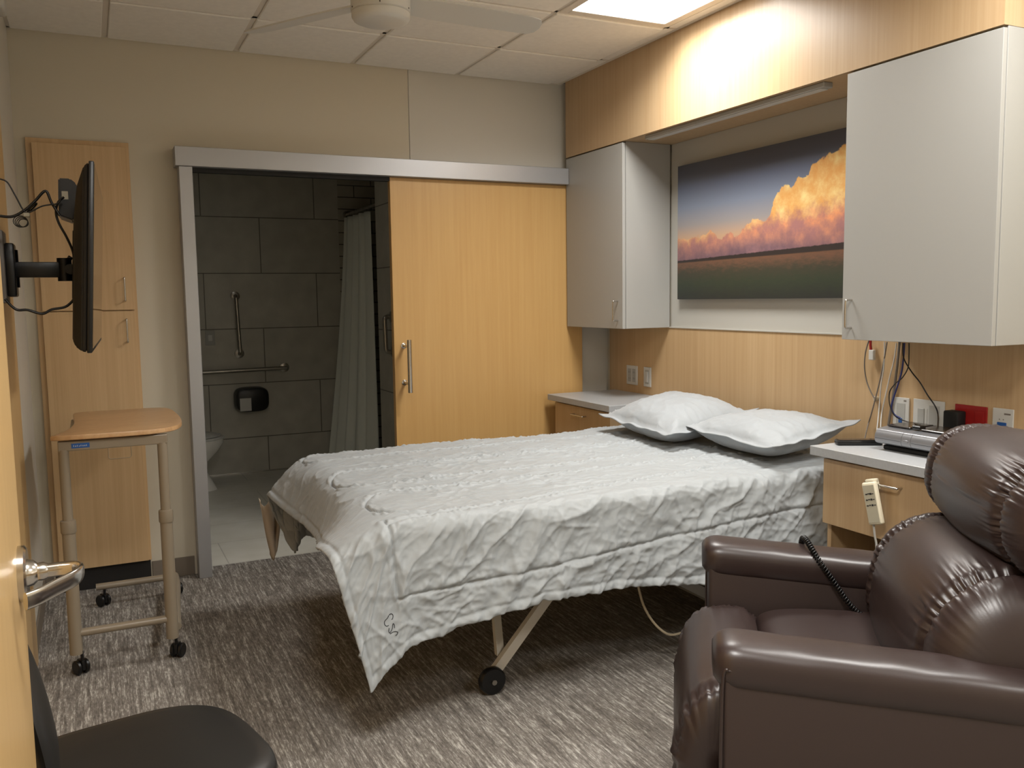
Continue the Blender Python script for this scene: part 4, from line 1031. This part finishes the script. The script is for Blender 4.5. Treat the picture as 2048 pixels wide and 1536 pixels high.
bm = B(); box(bm, -.078,.078,-.019,.019,.0195,.0215,.0008,1); bm.transform(Mr2); obj('keypad', bm, 'darkglass', t, 'brown keypad face')
# pendant hand control hooked on the drawer pull
t = thing('hand_control', 'cream bed hand control hooked on the drawer handle of the right nightstand', 'hand control', (2.455,2.18,.61))
PM = Matrix.Translation((2.453,2.195,.757)) @ Matrix.Rotation(math.radians(-15),4,'X') @ Matrix.Rotation(math.radians(12),4,'Z')
bm = B(); box(bm, -.014,.010,-.026,.026,-.150,0,.007,3); bm.transform(PM); obj('case', bm, 'cream', t, smooth=40)
bm = B(); box(bm, -.0155,-.0138,-.021,.021,-.142,-.010,.0005,1); bm.transform(PM); fc = obj('face', bm, 'creamgrey', t, 'grey-beige button face')
bm = B()
for (z,wd) in ((-.042,.012),(-.062,.013),(-.082,.014)):
    for k in range(4):
        y_ = wd-2*wd*k/3; box(bm, -.0162,-.0154,y_-.0035,y_+.0035,z-.0022+.002*(k%2),z+.0022+.001*(k%3))
bm.transform(PM); obj('button_print', bm, 'ink', fc, 'three rows of small dark print')
bm = B(); box(bm, -.010,.030,-.020,.012,-.004,.010,.004,2); box(bm, .020,.030,-.020,.012,-.03,.008,.003,1); bm.transform(PM); obj('hook', bm, 'cream', t, smooth=40)
bm = B(); tube(bm, [(2.452,2.172,.612),(2.455,2.168,.57),(2.462,2.165,.52),(2.46,2.172,.40),(2.5,2.19,.2),(2.6,2.25,.01)], .004, 10); obj('cord', bm, 'white', t, smooth=60)
# cords under the right cabinet, hanging in front of the headboard panel
XC_ = 2.93
cg = 'cords hanging below the right cabinet'
def cord(pts, x, r, m, label): return px_tube('cord', pts, 'x', x, r, m, label, 'cord', cg)
cord([(1738,680),(1731,705),(1729,735),(1734,765),(1745,790),(1752,797)], XC_, .0028, 'greycord', 'grey cord looping down beside the red and white call plug')
cord([(1774,684),(1768,720),(1760,760),(1750,800),(1742,830),(1736,850),(1729,880,2.82)], XC_, .0028, 'greycord', 'grey cord running from the cabinet behind the remote control')
cord([(1769,684),(1769,710),(1767,740),(1762,770),(1758,820),(1752,878,2.85)], XC_, .0025, 'white', 'leftmost thin white cord behind the nightstand')
cord([(1793,686),(1788,720),(1780,752),(1770,795),(1763,830),(1761,862,2.85)], XC_, .0025, 'white', 'second thin white cord, just left of the grey flat conduit')
bm = B(); pts = [at(u,v,'x',2.945) for u,v in ((1799,684),(1794,735),(1788,780),(1780,830),(1775,862))]; tube(bm, pts, .0052, 8, 6); tag(obj('cord', bm, 'greycord', smooth=60), 'thick grey cord behind the left end of the silver machine', 'cord', cg)
cord([(1809,686),(1807,715),(1803,745),(1794,775),(1786,800),(1783,815),(1788,828),(1800,836,2.91)], 2.91, .0033, 'bluecord', 'dark blue data cord curving into the blue jack')
cord([(1806,686),(1807,715),(1822,742),(1840,765),(1855,790),(1870,812),(1876,830),(1875,862,2.72)], 2.88, .0026, 'black', 'black cord slanting right down to the top of the silver machine')
cord([(1818,686),(1818,710),(1816,735),(1805,755),(1790,768),(1779,785),(1780,812),(1790,832),(1810,842),(1840,850,2.70)], 2.87, .0022, 'black', 'thin black cord looping left before reaching the machine connector')
t = thing('call_plug', 'red and white call cord plug hanging under the right cabinet', 'plug', tuple(at(1741,720,'x',2.935)))
p_ = at(1741,690,'x',2.935); q_ = at(1742,700,'x',2.935); r_ = at(1744,718,'x',2.935)
bm = B(); tube(bm, [at(1741,681,'x',2.935),p_,q_],.0055,12,3,False); obj('strain_relief', bm, 'red', t, smooth=40)
bm = B(); box(bm, r_.x-.008,r_.x+.008,r_.y-.012,r_.y+.012,r_.z-.004,q_.z+.001,.003,2); obj('plug_body', bm, 'white', t)
bm = B(); lathe(bm, [(.010,0),(.012,-.012),(.008,-.02)], tuple(at(1755,797,'x',XP)), 'x', 16); tag(obj('wall_jack', bm, 'clear', smooth=40), 'small cream wall jack below the call plug', 'jack')
for o in bpy.data.objects:
    if '_m' in o: del o['_m']
